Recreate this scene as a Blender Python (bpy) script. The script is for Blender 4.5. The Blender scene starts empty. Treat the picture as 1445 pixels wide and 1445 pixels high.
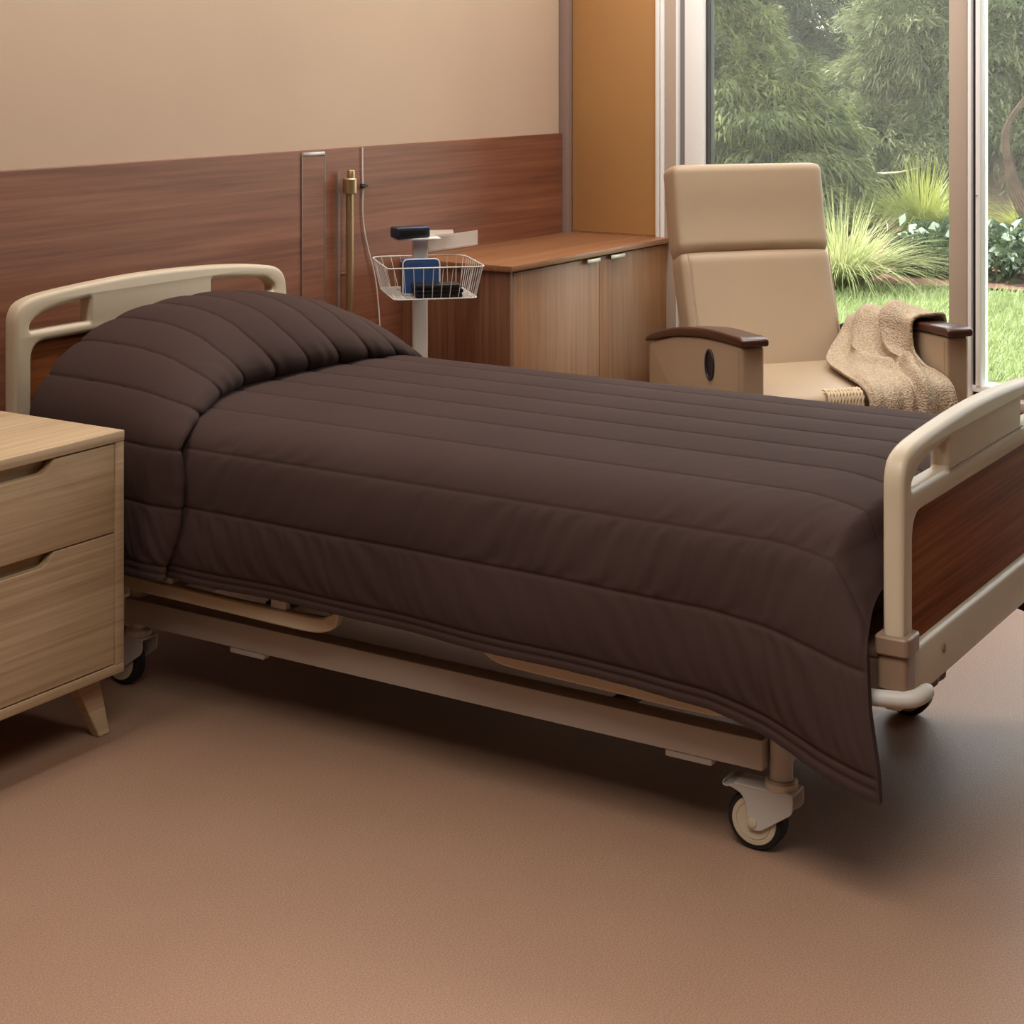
import bpy, bmesh, math, random
import numpy as np
from mathutils import Vector, Matrix
random.seed(7)
rng = np.random.default_rng(7)
C = bpy.context.scene.collection
PI = math.pi

# ------------------------------------------------------------------ helpers
def lin(r, g, b):
    f = lambda v: (v/255/12.92) if v/255 <= .04045 else ((v/255+.055)/1.055)**2.4
    return (f(r), f(g), f(b), 1)

class MB:
    """collects geometry for ONE mesh object"""
    def __init__(s): s.v = []; s.f = []
    def add(s, vs, fs):
        n = len(s.v); s.v += [tuple(p) for p in vs]; s.f += [tuple(i+n for i in f) for f in fs]; return s
    def box(s, x0, x1, y0, y1, z0, z1, r=0, seg=2):
        if r <= 0:
            vs = [(x0,y0,z0),(x1,y0,z0),(x1,y1,z0),(x0,y1,z0),(x0,y0,z1),(x1,y0,z1),(x1,y1,z1),(x0,y1,z1)]
            return s.add(vs, [(3,2,1,0),(4,5,6,7),(0,1,5,4),(1,2,6,5),(2,3,7,6),(3,0,4,7)])
        bm = bmesh.new(); bmesh.ops.create_cube(bm, size=1)
        for v in bm.verts:
            v.co = Vector(((x0+x1)/2+v.co.x*(x1-x0), (y0+y1)/2+v.co.y*(y1-y0), (z0+z1)/2+v.co.z*(z1-z0)))
        bmesh.ops.bevel(bm, geom=bm.edges[:], offset=r, segments=seg, profile=.5, affect='EDGES')
        return s.bm(bm)
    def bm(s, bm, mat=None):
        bm.verts.index_update()
        vs = [(mat @ v.co if mat else v.co.copy()) for v in bm.verts]
        fs = [[v.index for v in f.verts] for f in bm.faces]
        bm.free(); return s.add(vs, fs)
    def tube(s, pts, r, seg=8, closed=False, cap=True):
        P = [Vector(p) for p in pts]; n = len(P); rr = r if hasattr(r, '__len__') else [r]*n
        T = []
        for i in range(n):
            a = P[(i-1) % n] if (closed or i > 0) else P[i]; b = P[(i+1) % n] if (closed or i < n-1) else P[i]
            T.append((b-a).normalized())
        ref = Vector((0,0,1)) if abs(T[0].z) < .9 else Vector((1,0,0))
        nn = (ref - T[0]*ref.dot(T[0])).normalized(); vs = []
        for i in range(n):
            nn = (nn - T[i]*nn.dot(T[i])).normalized(); b = T[i].cross(nn)
            for k in range(seg):
                a = 2*PI*k/seg; vs.append(P[i] + (nn*math.cos(a)+b*math.sin(a))*rr[i])
        fs = []
        for i in range(n if closed else n-1):
            j = (i+1) % n
            for k in range(seg):
                l = (k+1) % seg; fs.append((i*seg+k, i*seg+l, j*seg+l, j*seg+k))
        if cap and not closed:
            fs.append(tuple(range(seg))[::-1]); fs.append(tuple((n-1)*seg+k for k in range(seg)))
        return s.add(vs, fs)
    def lathe(s, prof, c, axis='z', seg=32):
        """prof: (radius, height) pairs along the axis; closed at both ends"""
        vs = []; fs = []
        for r, h in prof:
            for k in range(seg):
                a = 2*PI*k/seg; p, q = r*math.cos(a), r*math.sin(a)
                o = {'z': (p,q,h), 'x': (h,p,q), 'y': (q,h,p)}[axis]
                vs.append((c[0]+o[0], c[1]+o[1], c[2]+o[2]))
        for i in range(len(prof)-1):
            for k in range(seg):
                l = (k+1) % seg; fs.append((i*seg+k, i*seg+l, (i+1)*seg+l, (i+1)*seg+k))
        fs.append(tuple(range(seg))[::-1]); fs.append(tuple((len(prof)-1)*seg+k for k in range(seg)))
        return s.add(vs, fs)
    def prism(s, poly, a, b, plane='xz'):
        """extrude a polygon between a and b along the missing axis"""
        n = len(poly)
        def m(p, t): return {'xz': (p[0],t,p[1]), 'yz': (t,p[0],p[1]), 'xy': (p[0],p[1],t)}[plane]
        vs = [m(p, a) for p in poly]+[m(p, b) for p in poly]
        fs = [tuple(range(n)), tuple(range(2*n-1, n-1, -1))]+[(i, i+n, (i+1) % n+n, (i+1) % n) for i in range(n)]
        return s.add(vs, fs)
    def grid(s, A, flip=False):
        nu, nv = A.shape[:2]; n0 = len(s.v); s.v += [tuple(p) for p in A.reshape(-1, 3)]
        for i in range(nu-1):
            for j in range(nv-1):
                q = (n0+i*nv+j, n0+(i+1)*nv+j, n0+(i+1)*nv+j+1, n0+i*nv+j+1)
                s.f.append(q[::-1] if flip else q)
        return s
    def shell(s, A, B):
        """closed shell between two equal grids (outer A, inner B)"""
        nu, nv = A.shape[:2]; n0 = len(s.v)
        s.grid(A); n1 = len(s.v); s.grid(B, True)
        rim = [(i, 0) for i in range(nu)]+[(nu-1, j) for j in range(1, nv)]+[(i, nv-1) for i in range(nu-2, -1, -1)]+[(0, j) for j in range(nv-2, 0, -1)]
        for k in range(len(rim)):
            a = rim[k]; b = rim[(k+1) % len(rim)]
            i, j = a[0]*nv+a[1], b[0]*nv+b[1]
            s.f.append((n0+j, n0+i, n1+i, n1+j))
        return s
    def outline(s, loops, depth, bevel, fn):
        """2D outline with holes, extruded and round-edged; fn maps (a, b, c) to a point, c along the depth"""
        cu = bpy.data.curves.new('tmp', 'CURVE'); cu.dimensions = '2D'; cu.fill_mode = 'BOTH'
        cu.extrude = max(depth/2-bevel, 0); cu.bevel_depth = bevel; cu.bevel_resolution = 3; cu.offset = -bevel
        for lp in loops:
            sp = cu.splines.new('POLY'); sp.points.add(len(lp)-1); sp.use_cyclic_u = True
            for q, p in zip(sp.points, lp): q.co = (p[0], p[1], 0, 1)
        o = bpy.data.objects.new('tmp', cu); C.objects.link(o)
        dg = bpy.context.evaluated_depsgraph_get(); dg.update()
        me = bpy.data.meshes.new_from_object(o.evaluated_get(dg))
        bm = bmesh.new(); bm.from_mesh(me); bmesh.ops.remove_doubles(bm, verts=bm.verts, dist=1e-5)
        bm.verts.index_update()
        s.add([fn(*v.co) for v in bm.verts], [[v.index for v in f.verts] for f in bm.faces])
        bm.free(); bpy.data.objects.remove(o); bpy.data.curves.remove(cu); bpy.data.meshes.remove(me)
        return s
    def build(s, name, mat, parent=None, angle=35, bev=None, smooth=True, world=True):
        off = np.array(thing_loc(parent)) if (parent is not None and world) else np.zeros(3)
        me = bpy.data.meshes.new(name)
        v = np.array(s.v, dtype=float)-off
        me.from_pydata(v.tolist(), [], s.f); me.update()
        bm = bmesh.new(); bm.from_mesh(me); bmesh.ops.recalc_face_normals(bm, faces=bm.faces[:]) if len(s.f) < 60000 and getattr(s, 'recalc', True) else None
        bm.to_mesh(me); bm.free()
        if smooth:
            me.polygons.foreach_set('use_smooth', [True]*len(me.polygons)); me.set_sharp_from_angle(angle=math.radians(angle))
        for m in (mat if isinstance(mat, (list, tuple)) else [mat]): me.materials.append(m)
        o = bpy.data.objects.new(name, me); C.objects.link(o)
        if parent is not None: o.parent = parent
        if bev:
            b = o.modifiers.new('bevel', 'BEVEL'); b.width = bev; b.segments = 2; b.limit_method = 'ANGLE'; b.angle_limit = math.radians(40)
        return o

def thing_loc(o):
    while o.parent: o = o.parent
    return o.location if o.rotation_euler.z == 0 else (0,0,0)

def tag(o, label, cat, group=None, kind=None):
    if label: o['label'] = label
    if cat: o['category'] = cat
    if group: o['group'] = group
    if kind: o['kind'] = kind
    return o
def thing(name, label, cat, loc=(0,0,0), rz=0, group=None):
    o = bpy.data.objects.new(name, None); C.objects.link(o); o.location = loc; o.rotation_euler = (0,0,rz)
    o.empty_display_size = .1
    return tag(o, label, cat, group)
def struct(o, label=None):
    o['kind'] = 'structure'
    if label: o['label'] = label
    return o
def recenter(o, p):
    """move a one-mesh thing's origin to p"""
    p = Vector(p); o.data.transform(Matrix.Translation(-p)); o.location = p; return o

def arc(cx, cy, r, a0, a1, n=6):
    return [(cx+r*math.cos(math.radians(a0+(a1-a0)*i/n)), cy+r*math.sin(math.radians(a0+(a1-a0)*i/n))) for i in range(n+1)]
def round_poly(pts, r, n=6):
    out = []; N = len(pts); rr = r if hasattr(r, '__len__') else [r]*N
    for i in range(N):
        p = Vector(pts[i]); a = Vector(pts[i-1])-p; b = Vector(pts[(i+1) % N])-p
        k = min(rr[i], a.length*.49, b.length*.49)
        if k <= 1e-6: out.append(tuple(p)); continue
        A = p+a.normalized()*k; B = p+b.normalized()*k
        for j in range(n+1):
            t = j/n; q = A*(1-t)**2+p*2*t*(1-t)+B*t*t; out.append((q.x, q.y))
    return out
def smoothstep(a, b, x):
    t = np.clip((x-a)/(b-a), 0, 1); return t*t*(3-2*t)
def spline(pts, n):
    """Catmull-Rom through points, resampled evenly"""
    P = np.array(pts, float); P = np.vstack([2*P[0]-P[1], P, 2*P[-1]-P[-2]]); out = []
    for i in range(1, len(P)-2):
        for t in np.linspace(0, 1, 24, endpoint=False):
            a, b, c_, d = P[i-1], P[i], P[i+1], P[i+2]
            out.append(.5*((2*b)+(-a+c_)*t+(2*a-5*b+4*c_-d)*t*t+(-a+3*b-3*c_+d)*t**3))
    out.append(P[-2]); out = np.array(out)
    L = np.concatenate([[0], np.cumsum(np.linalg.norm(np.diff(out, axis=0), axis=1))])
    q = np.linspace(0, L[-1], n)
    return np.stack([np.interp(q, L, out[:, k]) for k in range(out.shape[1])], 1), L[-1]
def grid_normals(A):
    du = np.gradient(A, axis=0); dv = np.gradient(A, axis=1); n = np.cross(du, dv)
    return n/np.maximum(np.linalg.norm(n, axis=2, keepdims=True), 1e-9)
def noise1(x, seed, freqs):
    r = np.random.default_rng(seed); o = 0
    for f, a in freqs: o = o+a*np.sin(x*f*(1+.3*r.random())+r.random()*6.28+1.7*np.sin(x*f*.37+r.random()*6))
    return o

# ------------------------------------------------------------------ materials
def mat(name, col, rough=.5, metal=0, spec=.5, **k):
    m = bpy.data.materials.new(name); m.use_nodes = True; b = m.node_tree.nodes['Principled BSDF']
    b.inputs['Base Color'].default_value = col; b.inputs['Roughness'].default_value = rough
    b.inputs['Metallic'].default_value = metal; b.inputs['Specular IOR Level'].default_value = spec
    for a, v in k.items(): b.inputs[a].default_value = v
    return m
def nd(m, t, **k):
    n = m.node_tree.nodes.new(t)
    for a, v in k.items():
        if a in n.inputs: n.inputs[a].default_value = v
        else: setattr(n, a, v)
    return n
def lk(m, a, b): m.node_tree.links.new(a, b)
def bsdf(m): return m.node_tree.nodes['Principled BSDF']
def ramp(m, fac, stops):
    r = nd(m, 'ShaderNodeValToRGB'); e = r.color_ramp.elements
    while len(e) < len(stops): e.new(.5)
    for q, (p, c) in zip(e, stops): q.position = p; q.color = c
    lk(m, fac, r.inputs[0]); return r
def coords(m, scale=(1,1,1), rot=(0,0,0)):
    t = nd(m, 'ShaderNodeTexCoord'); p = nd(m, 'ShaderNodeMapping'); p.inputs['Scale'].default_value = scale; p.inputs['Rotation'].default_value = rot
    lk(m, t.outputs['Object'], p.inputs[0]); return p.outputs[0]
def add_bump(m, h, strength=.2, dist=.002, chain=True):
    b = nd(m, 'ShaderNodeBump', Strength=strength, Distance=dist); lk(m, h, b.inputs['Height'])
    i = bsdf(m).inputs['Normal']
    if i.links and chain: lk(m, i.links[0].from_socket, b.inputs['Normal'])
    lk(m, b.outputs[0], i)
def varied(name, col, rough=.5, amt=.06, scale=6, spec=.5, bump=None, metal=0):
    """nearly plain finish with a faint unevenness"""
    m = mat(name, col, rough, metal, spec); v = coords(m)
    n = nd(m, 'ShaderNodeTexNoise', Scale=scale, Detail=3)
    lk(m, v, n.inputs['Vector'])
    lo = tuple(c*(1-amt) for c in col[:3])+(1,); hi = tuple(min(c*(1+amt), 1) for c in col[:3])+(1,)
    r = ramp(m, n.outputs['Fac'], [(.3, lo), (.7, hi)]); lk(m, r.outputs[0], bsdf(m).inputs['Base Color'])
    if bump:
        q = nd(m, 'ShaderNodeTexNoise', Scale=bump[0], Detail=4); lk(m, v, q.inputs['Vector']); add_bump(m, q.outputs['Fac'], bump[1], bump[2])
    return m
def wood(name, dark, mid, light, axis='x', scale=1, rough=.45, spec=.4, fine=.5, bump=.15, wave=0.0):
    m = mat(name, mid, rough, 0, spec)
    s = {'x': (.45,9,9), 'y': (9,.45,9), 'z': (9,9,.45)}[axis]
    v = coords(m, tuple(q*scale for q in s))
    n = nd(m, 'ShaderNodeTexNoise', Scale=1.3, Detail=5, Roughness=.6, Distortion=1.1); lk(m, v, n.inputs['Vector'])
    s2 = {'x': (1.2,70,70), 'y': (70,1.2,70), 'z': (70,70,1.2)}[axis]
    v2 = coords(m, tuple(q*scale for q in s2))
    n2 = nd(m, 'ShaderNodeTexNoise', Scale=1.5, Detail=3, Roughness=.6); lk(m, v2, n2.inputs['Vector'])
    mx = nd(m, 'ShaderNodeMix', data_type='FLOAT'); mx.inputs['Factor'].default_value = fine
    lk(m, n.outputs['Fac'], mx.inputs[2]); lk(m, n2.outputs['Fac'], mx.inputs[3])
    r = ramp(m, mx.outputs[0], [(.30, dark), (.5, mid), (.72, light)])
    lk(m, r.outputs[0], bsdf(m).inputs['Base Color'])
    add_bump(m, n2.outputs['Fac'], bump, .0008)
    return m

M = {}
M['wall'] = varied('warm_paint', lin(194,168,146), .9, .015, 3, .2)
M['dark_wall'] = mat('bounce_cut_brown', lin(92,72,60), .9)  # for the unseen walls, kept dark to cut bounced light
M['ceil'] = mat('ceiling_paint', lin(225,215,200), .9)
M['walnut'] = wood('walnut_veneer', lin(92,54,38), lin(126,78,56), lin(154,102,76), 'x', .8, .42, .45, .4, .08)
M['walnut_end'] = wood('dark_walnut_upright', lin(84,50,34), lin(118,76,52), lin(146,100,70), 'z', 1.2, .5, .35, .5, .06)
M['oak'] = wood('pale_oak', lin(152,124,94), lin(180,152,119), lin(197,172,140), 'x', 1.1, .55, .3, .62, .14)
M['door_oak'] = wood('upright_oak', lin(128,86,54), lin(152,108,72), lin(174,130,92), 'z', 1.1, .5, .35, .55, .06)
M['top_oak'] = wood('counter_oak', lin(116,74,46), lin(140,94,62), lin(164,118,82), 'x', .8, .4, .45, .4, .06)
M['board'] = wood('bed_board_wood', lin(94,50,26), lin(132,76,42), lin(158,100,60), 'x', 1.0, .7, .08, .55, .1)
M['plastic'] = varied('beige_plastic', lin(196,178,152), .42, .03, 5, .45)
M['steel'] = varied('beige_powder_coat', lin(190,182,172), .5, .03, 6, .4)
M['clamp'] = varied('taupe_plastic', lin(134,108,88), .4, .03, 6, .45)
M['rubber'] = mat('black_rubber', lin(18,18,18), .6)
M['dark'] = mat('dark_metal', lin(45,36,30), .6)
M['brass'] = varied('brushed_brass', lin(206,182,140), .4, .06, 20, .5, None, 1)
M['chrome'] = mat('silver_metal', lin(190,182,176), .42, 1)
M['white'] = varied('white_enamel', lin(224,220,214), .4, .02, 5, .4)
M['navy'] = varied('navy_plastic', lin(34,42,60), .35, .08, 8, .5)
M['blue'] = varied('blue_fabric', lin(52,78,124), .8, .08, 30, .2, (300,.2,.001))
M['black'] = mat('black_plastic', lin(24,24,24), .35)
M['tan_panel'] = varied('tan_laminate', lin(178,132,82), .55, .02, 4, .3)
M['trim_grey'] = varied('mauve_grey_trim', lin(140,118,108), .5, .02, 5, .3)
M['frame'] = varied('window_frame_paint', lin(186,166,150), .5, .02, 5, .4)
M['frame_white'] = varied('white_window_frame', lin(244,242,240), .4, .01, 5, .4)
M['frame_grey'] = varied('grey_track', lin(128,122,122), .5, .02, 5, .4)

m = mat('quilt_cloth', lin(64,48,44), .85, 0, .08)
v = coords(m); w = nd(m, 'ShaderNodeTexNoise', Scale=900, Detail=2); lk(m, v, w.inputs['Vector']); add_bump(m, w.outputs['Fac'], .12, .0006)
w2 = nd(m, 'ShaderNodeTexNoise', Scale=4, Detail=3); lk(m, v, w2.inputs['Vector'])
r = ramp(m, w2.outputs['Fac'], [(.3, lin(64,48,44)), (.7, lin(68,52,48))]); lk(m, r.outputs[0], bsdf(m).inputs['Base Color'])
M['quilt'] = m

m = mat('floor_vinyl', lin(150,116,92), .5, 0, .35); v = coords(m)
n1 = nd(m, 'ShaderNodeTexNoise', Scale=1.1, Detail=4, Roughness=.55); lk(m, v, n1.inputs['Vector'])
vo = nd(m, 'ShaderNodeTexVoronoi', Scale=260); lk(m, v, vo.inputs['Vector'])
n3 = nd(m, 'ShaderNodeTexNoise', Scale=300, Detail=1); lk(m, v, n3.inputs['Vector'])
r = ramp(m, n1.outputs['Fac'], [(.3, lin(140,108,87)), (.7, lin(150,117,95))])
r2 = ramp(m, n3.outputs['Fac'], [(.35, (.78,.78,.78,1)), (.68, (1.16,1.16,1.16,1))])
mx = nd(m, 'ShaderNodeMix', data_type='RGBA', blend_type='MULTIPLY'); mx.inputs[0].default_value = 1
lk(m, r.outputs[0], mx.inputs[6]); lk(m, r2.outputs[0], mx.inputs[7]); lk(m, mx.outputs[2], bsdf(m).inputs['Base Color'])
add_bump(m, vo.outputs['Distance'], .25, .001)
M['floor'] = m

m = varied('beige_vinyl', lin(174,150,124), .5, .03, 3, .35, (420,.16,.0012)); M['vinyl'] = m
m = wood('dark_mahogany', lin(52,28,22), lin(72,42,32), lin(90,56,44), 'y', 1.2, .3, .5, .5, .05); M['mahogany'] = m

m = mat('knit_wool', lin(170,142,112), .95, 0, .1); v = coords(m)
vo = nd(m, 'ShaderNodeTexVoronoi', Scale=150); lk(m, v, vo.inputs['Vector'])
n1 = nd(m, 'ShaderNodeTexNoise', Scale=60, Detail=3); lk(m, v, n1.inputs['Vector'])
mx = nd(m, 'ShaderNodeMix', data_type='FLOAT'); mx.inputs['Factor'].default_value = .4
lk(m, vo.outputs['Distance'], mx.inputs[2]); lk(m, n1.outputs['Fac'], mx.inputs[3])
r = ramp(m, mx.outputs[0], [(.1, lin(210,193,170)), (.6, lin(172,151,128))]); lk(m, r.outputs[0], bsdf(m).inputs['Base Color'])
iv = nd(m, 'ShaderNodeMath', operation='SUBTRACT'); iv.inputs[0].default_value = 1; lk(m, vo.outputs['Distance'], iv.inputs[1])
add_bump(m, iv.outputs[0], .6, .005); M['knit'] = m
M['wool'] = varied('cream_yarn', lin(206,184,154), .95, .1, 80, .1)

m = bpy.data.materials.new('window_glass'); m.use_nodes = True; nt = m.node_tree; nt.nodes.remove(nt.nodes['Principled BSDF'])
t = nd(m, 'ShaderNodeBsdfTransparent'); t.inputs[0].default_value = (.96,.98,.97,1)
g = nd(m, 'ShaderNodeBsdfGlossy'); g.inputs['Roughness'].default_value = .03
fr = nd(m, 'ShaderNodeFresnel', IOR=1.35); mx = nd(m, 'ShaderNodeMixShader'); lk(m, fr.outputs[0], mx.inputs[0])
lk(m, t.outputs[0], mx.inputs[1]); lk(m, g.outputs[0], mx.inputs[2]); lk(m, mx.outputs[0], nt.nodes['Material Output'].inputs[0]); M['glass'] = m
m = bpy.data.materials.new('frosted_acrylic'); m.use_nodes = True; nt = m.node_tree; b = bsdf(m)
b.inputs['Base Color'].default_value = lin(236,224,212); b.inputs['Roughness'].default_value = .3
t = nd(m, 'ShaderNodeBsdfTransparent'); mx = nd(m, 'ShaderNodeMixShader'); mx.inputs[0].default_value = .42
lk(m, t.outputs[0], mx.inputs[1]); lk(m, b.outputs[0], mx.inputs[2]); lk(m, mx.outputs[0], nt.nodes['Material Output'].inputs[0]); M['acrylic'] = m

m = bpy.data.materials.new('clear_acrylic'); m.use_nodes = True; nt = m.node_tree; b = bsdf(m); b.inputs['Base Color'].default_value = lin(230,215,200); b.inputs['Roughness'].default_value = .15
t = nd(m, 'ShaderNodeBsdfTransparent'); mx = nd(m, 'ShaderNodeMixShader'); mx.inputs[0].default_value = .10
lk(m, t.outputs[0], mx.inputs[1]); lk(m, b.outputs[0], mx.inputs[2]); lk(m, mx.outputs[0], nt.nodes['Material Output'].inputs[0]); M['clear'] = m
def leafmat(name, a, b, trans=.35, scale=3.0, rough=.5):
    m = bpy.data.materials.new(name); m.use_nodes = True; p = bsdf(m); p.inputs['Roughness'].default_value = rough
    p.inputs['Specular IOR Level'].default_value = .3
    v = coords(m); n = nd(m, 'ShaderNodeTexNoise', Scale=scale, Detail=4, Roughness=.7); lk(m, v, n.inputs['Vector'])
    r = ramp(m, n.outputs['Fac'], [(.32, a), (.68, b)]); lk(m, r.outputs[0], p.inputs['Base Color'])
    t = nd(m, 'ShaderNodeBsdfTranslucent'); lk(m, r.outputs[0], t.inputs[0])
    mx = nd(m, 'ShaderNodeMixShader'); mx.inputs[0].default_value = trans
    lk(m, p.outputs[0], mx.inputs[1]); lk(m, t.outputs[0], mx.inputs[2]); lk(m, mx.outputs[0], m.node_tree.nodes['Material Output'].inputs[0])
    return m
M['conifer'] = leafmat('conifer_green', lin(52,62,38), lin(128,134,82))
M['fir'] = leafmat('deep_fir_green', lin(40,50,36), lin(72,80,54))
M['olive'] = leafmat('olive_green', lin(84,94,64), lin(136,140,96))
M['pale'] = leafmat('haze_painted_green', lin(190,198,160), lin(222,226,196))  # bright haze put into the leaf colour of the far tree
M['lime'] = leafmat('lime_grass', lin(122,132,56), lin(166,168,90), .4, 8)
M['straw'] = leafmat('straw_green_grass', lin(122,138,72), lin(182,176,132), .4, 5)
M['shrub'] = leafmat('shrub_green', lin(44,62,38), lin(78,92,58), .3, 10)
M['silver'] = leafmat('silver_leaf', lin(150,164,140), lin(180,188,166), .3, 10)
M['turf'] = leafmat('turf_green', lin(116,128,78), lin(150,160,108), .35, 2)
M['bark'] = varied('grey_brown_bark', lin(86,70,58), .9, .25, 14, .1, (30,.6,.02))
M['lawn'] = varied('lawn_soil_green', lin(108,120,74), .95, .12, 3, .1, (60,.6,.02))
M['mulch'] = varied('red_brown_mulch', lin(106,78,66), .95, .3, 40, .1, (70,.8,.03))

# ------------------------------------------------------------------ the room
WX, WY = 6.04, 3.60            # window wall, head wall
X0, Y0, ZC = -1.6, -2.6, 2.75
def slab(name, box, m, label=None):
    return struct(MB().box(*box).build(name, m, smooth=False), label)
slab('floor', (X0, WX+.16, Y0, WY, -.05, 0), M['floor'], 'tan speckled sheet vinyl floor')
slab('ceiling', (X0, WX+.16, Y0, WY, ZC, ZC+.05), M['ceil'])
slab('wall_back', (X0-.1, WX+.16, WY, WY+.12, -.05, ZC+.05), M['wall'], 'warm beige painted wall above the wood panelling')
slab('wall_left', (X0-.1, X0, Y0, WY, -.05, ZC+.05), M['dark_wall'])
slab('wall_front', (X0-.1, WX+.16, Y0-.1, Y0, -.05, ZC+.05), M['dark_wall'])
WY0 = -.10                      # near end of the glazing
SILL, HEAD = .335, 2.50
b = MB(); b.box(WX, WX+.16, 3.165, WY, -.05, ZC+.05); b.box(WX, WX+.16, Y0, WY0, -.05, ZC+.05)
b.box(WX, WX+.16, WY0, 3.165, HEAD, ZC+.05); b.box(WX, WX+.16, WY0, 3.165, -.05, SILL-.035)
struct(b.build('wall_right', M['wall'], smooth=False))
# wood panelling on the head wall
o = MB().box(X0, WX-.046, WY-.018, WY, .0, 1.212).build('trim_1', M['walnut'], smooth=True, bev=.002); struct(o, 'reddish walnut veneer panelling along the head wall')
# corner post, tan panel, light trims on the window wall
struct(MB().box(WX-.046, WX, WY-.042, WY, .0, ZC, .003).build('trim_2', M['trim_grey']), 'mauve grey corner post beside the tan panel')
struct(MB().box(WX-.014, WX, 3.186, 3.556, .826, ZC, .002).build('trim_3', M['tan_panel']), 'flat tan panel between corner post and window')
struct(MB().box(WX-.02, WX, 3.186, 3.556, .8205, .8255).build('baseboard_right', M['top_oak']))
b = MB(); b.box(WX-.022, WX, 3.168, 3.183, .82, ZC, .003); b.box(WX-.014, WX, 3.150, 3.166, .0, ZC, .003)
struct(b.build('trim_4', M['frame_white']), 'pale double trim strip at the window jamb')
# the window: members between sill and head, panes in between
win = MB()
win.box(WX-.004, WX+.10, 3.102, 3.150, SILL, HEAD, .003)              # beige jamb
win = win.build('window_1', M['frame']); struct(win, 'floor-height window looking onto the garden')
def wpart(name, bx, m, label=None, r=.002):
    o = MB().box(*bx, r).build(name, m, win)
    if label: o['label'] = label
    return o
wpart('jamb_bead', (WX-.008, WX+.09, 3.092, 3.1015, SILL, HEAD), M['frame_white'], 'bright white bead')
wpart('track', (WX+.01, WX+.10, 3.068, 3.0915, SILL, HEAD), M['frame_grey'], 'grey vertical track')
wpart('frame_stile', (WX+.0, WX+.10, 2.992, 3.0675, SILL, HEAD), M['frame_white'], 'wide white stile')
wpart('gasket', (WX+.03, WX+.09, 2.986, 2.9915, SILL, HEAD), M['dark'], 'thin dark gasket', .001)
def mullion(y):
    wpart('mullion', (WX-.004, WX+.10, y-.032, y+.034, SILL, HEAD), M['frame'], 'mauve beige mullion', .004)
    wpart('mullion_bead', (WX-.002, WX+.08, y-.0455, y-.0325, SILL, HEAD), M['frame_white'])
    wpart('mullion_gap', (WX+.02, WX+.08, y-.0575, y-.046, SILL, HEAD), M['dark'], 'dark gap beside the mullion', .001)
    wpart('sash_stile', (WX+.006, WX+.09, y-.076, y-.058, SILL+.032, HEAD), M['frame_white'], 'bright white sash stile')
yprev = 2.986
for y in (2.0, .99):
    mullion(y)
    wpart('glass_pane', (WX+.055, WX+.061, y+.034, yprev, SILL+.03, HEAD-.03), M['glass'], None, 0)
    yprev = y-.076
wpart('glass_pane', (WX+.055, WX+.061, WY0+.04, yprev, SILL+.03, HEAD-.03), M['glass'], None, 0)
wpart('bottom_rail', (WX+.01, WX+.10, WY0, 2.99, SILL+.012, SILL+.034), M['frame_white'], 'white bottom rail')
wpart('top_rail', (WX+.01, WX+.10, WY0, 2.99, HEAD-.032, HEAD-.001), M['frame_white'])
wpart('end_stile', (WX+.01, WX+.10, WY0, WY0+.04, SILL+.034, HEAD-.032), M['frame_white'])
wpart('window_sill', (WX-.05, WX+.14, WY0, 3.10, SILL-.034, SILL), M['frame'], 'pale window sill', .004)
# latch rivet on the sash stile
b = MB(); b.lathe([(.003,0),(.003,.004)], (WX+.002, 1.937, 1.03), 'x', 10); b.build('latch_pin', M['chrome'], win)

# headwall channel: silver edged strip on the panelling
t = thing('headwall_channel', 'tall silver edged channel strip set in the wood panelling behind the bed', 'wall channel', (4.43, WY-.018, 0))
for nm, bx in (('edge_trim', (4.375,4.3785,3.577,3.582,.0,1.205)), ('edge_trim', (4.4895,4.493,3.577,3.582,.0,1.205)), ('top_trim', (4.379,4.489,3.576,3.582,1.194,1.206))):
    MB().box(*bx, .002).build(nm, M['chrome'], t)
MB().box(4.379,4.489,3.579,3.582,.0,1.194).build('channel_face', M['walnut'], t)

# brass rod on the wall
t = thing('brass_wall_rod', 'slender brass rod with a thick collar standing up the wood panelling', 'wall rod', (4.57, 3.55, .35))
MB().lathe([(.0125,.35),(.0125,1.068)], (4.583,3.548,0), 'z', 20).build('rod', M['brass'], t)
MB().lathe([(.021,1.064),(.0235,1.067),(.0235,1.112),(.021,1.115)], (4.583,3.548,0), 'z', 24).build('collar', M['brass'], t)
MB().lathe([(.0125,1.115),(.0125,1.138),(.011,1.141)], (4.590,3.548,0), 'z', 20).build('top_knob', M['brass'], t)
MB().box(4.550,4.568,3.574,3.582,.36,1.13,.002).build('back_strip', M['clear'], t)['label'] = 'clear acrylic backing strip'
for z in (.45, .80): MB().tube([(4.583,3.582,z),(4.583,3.548,z)], .006, 8).build('wall_bracket', M['brass'], t)
MB().tube([(4.612,3.560,1.10),(4.610,3.562,.95),(4.606,3.565,.78),(4.600,3.565,.5)], .0022, 6).build('thin_wire', M['dark'], t)

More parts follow.
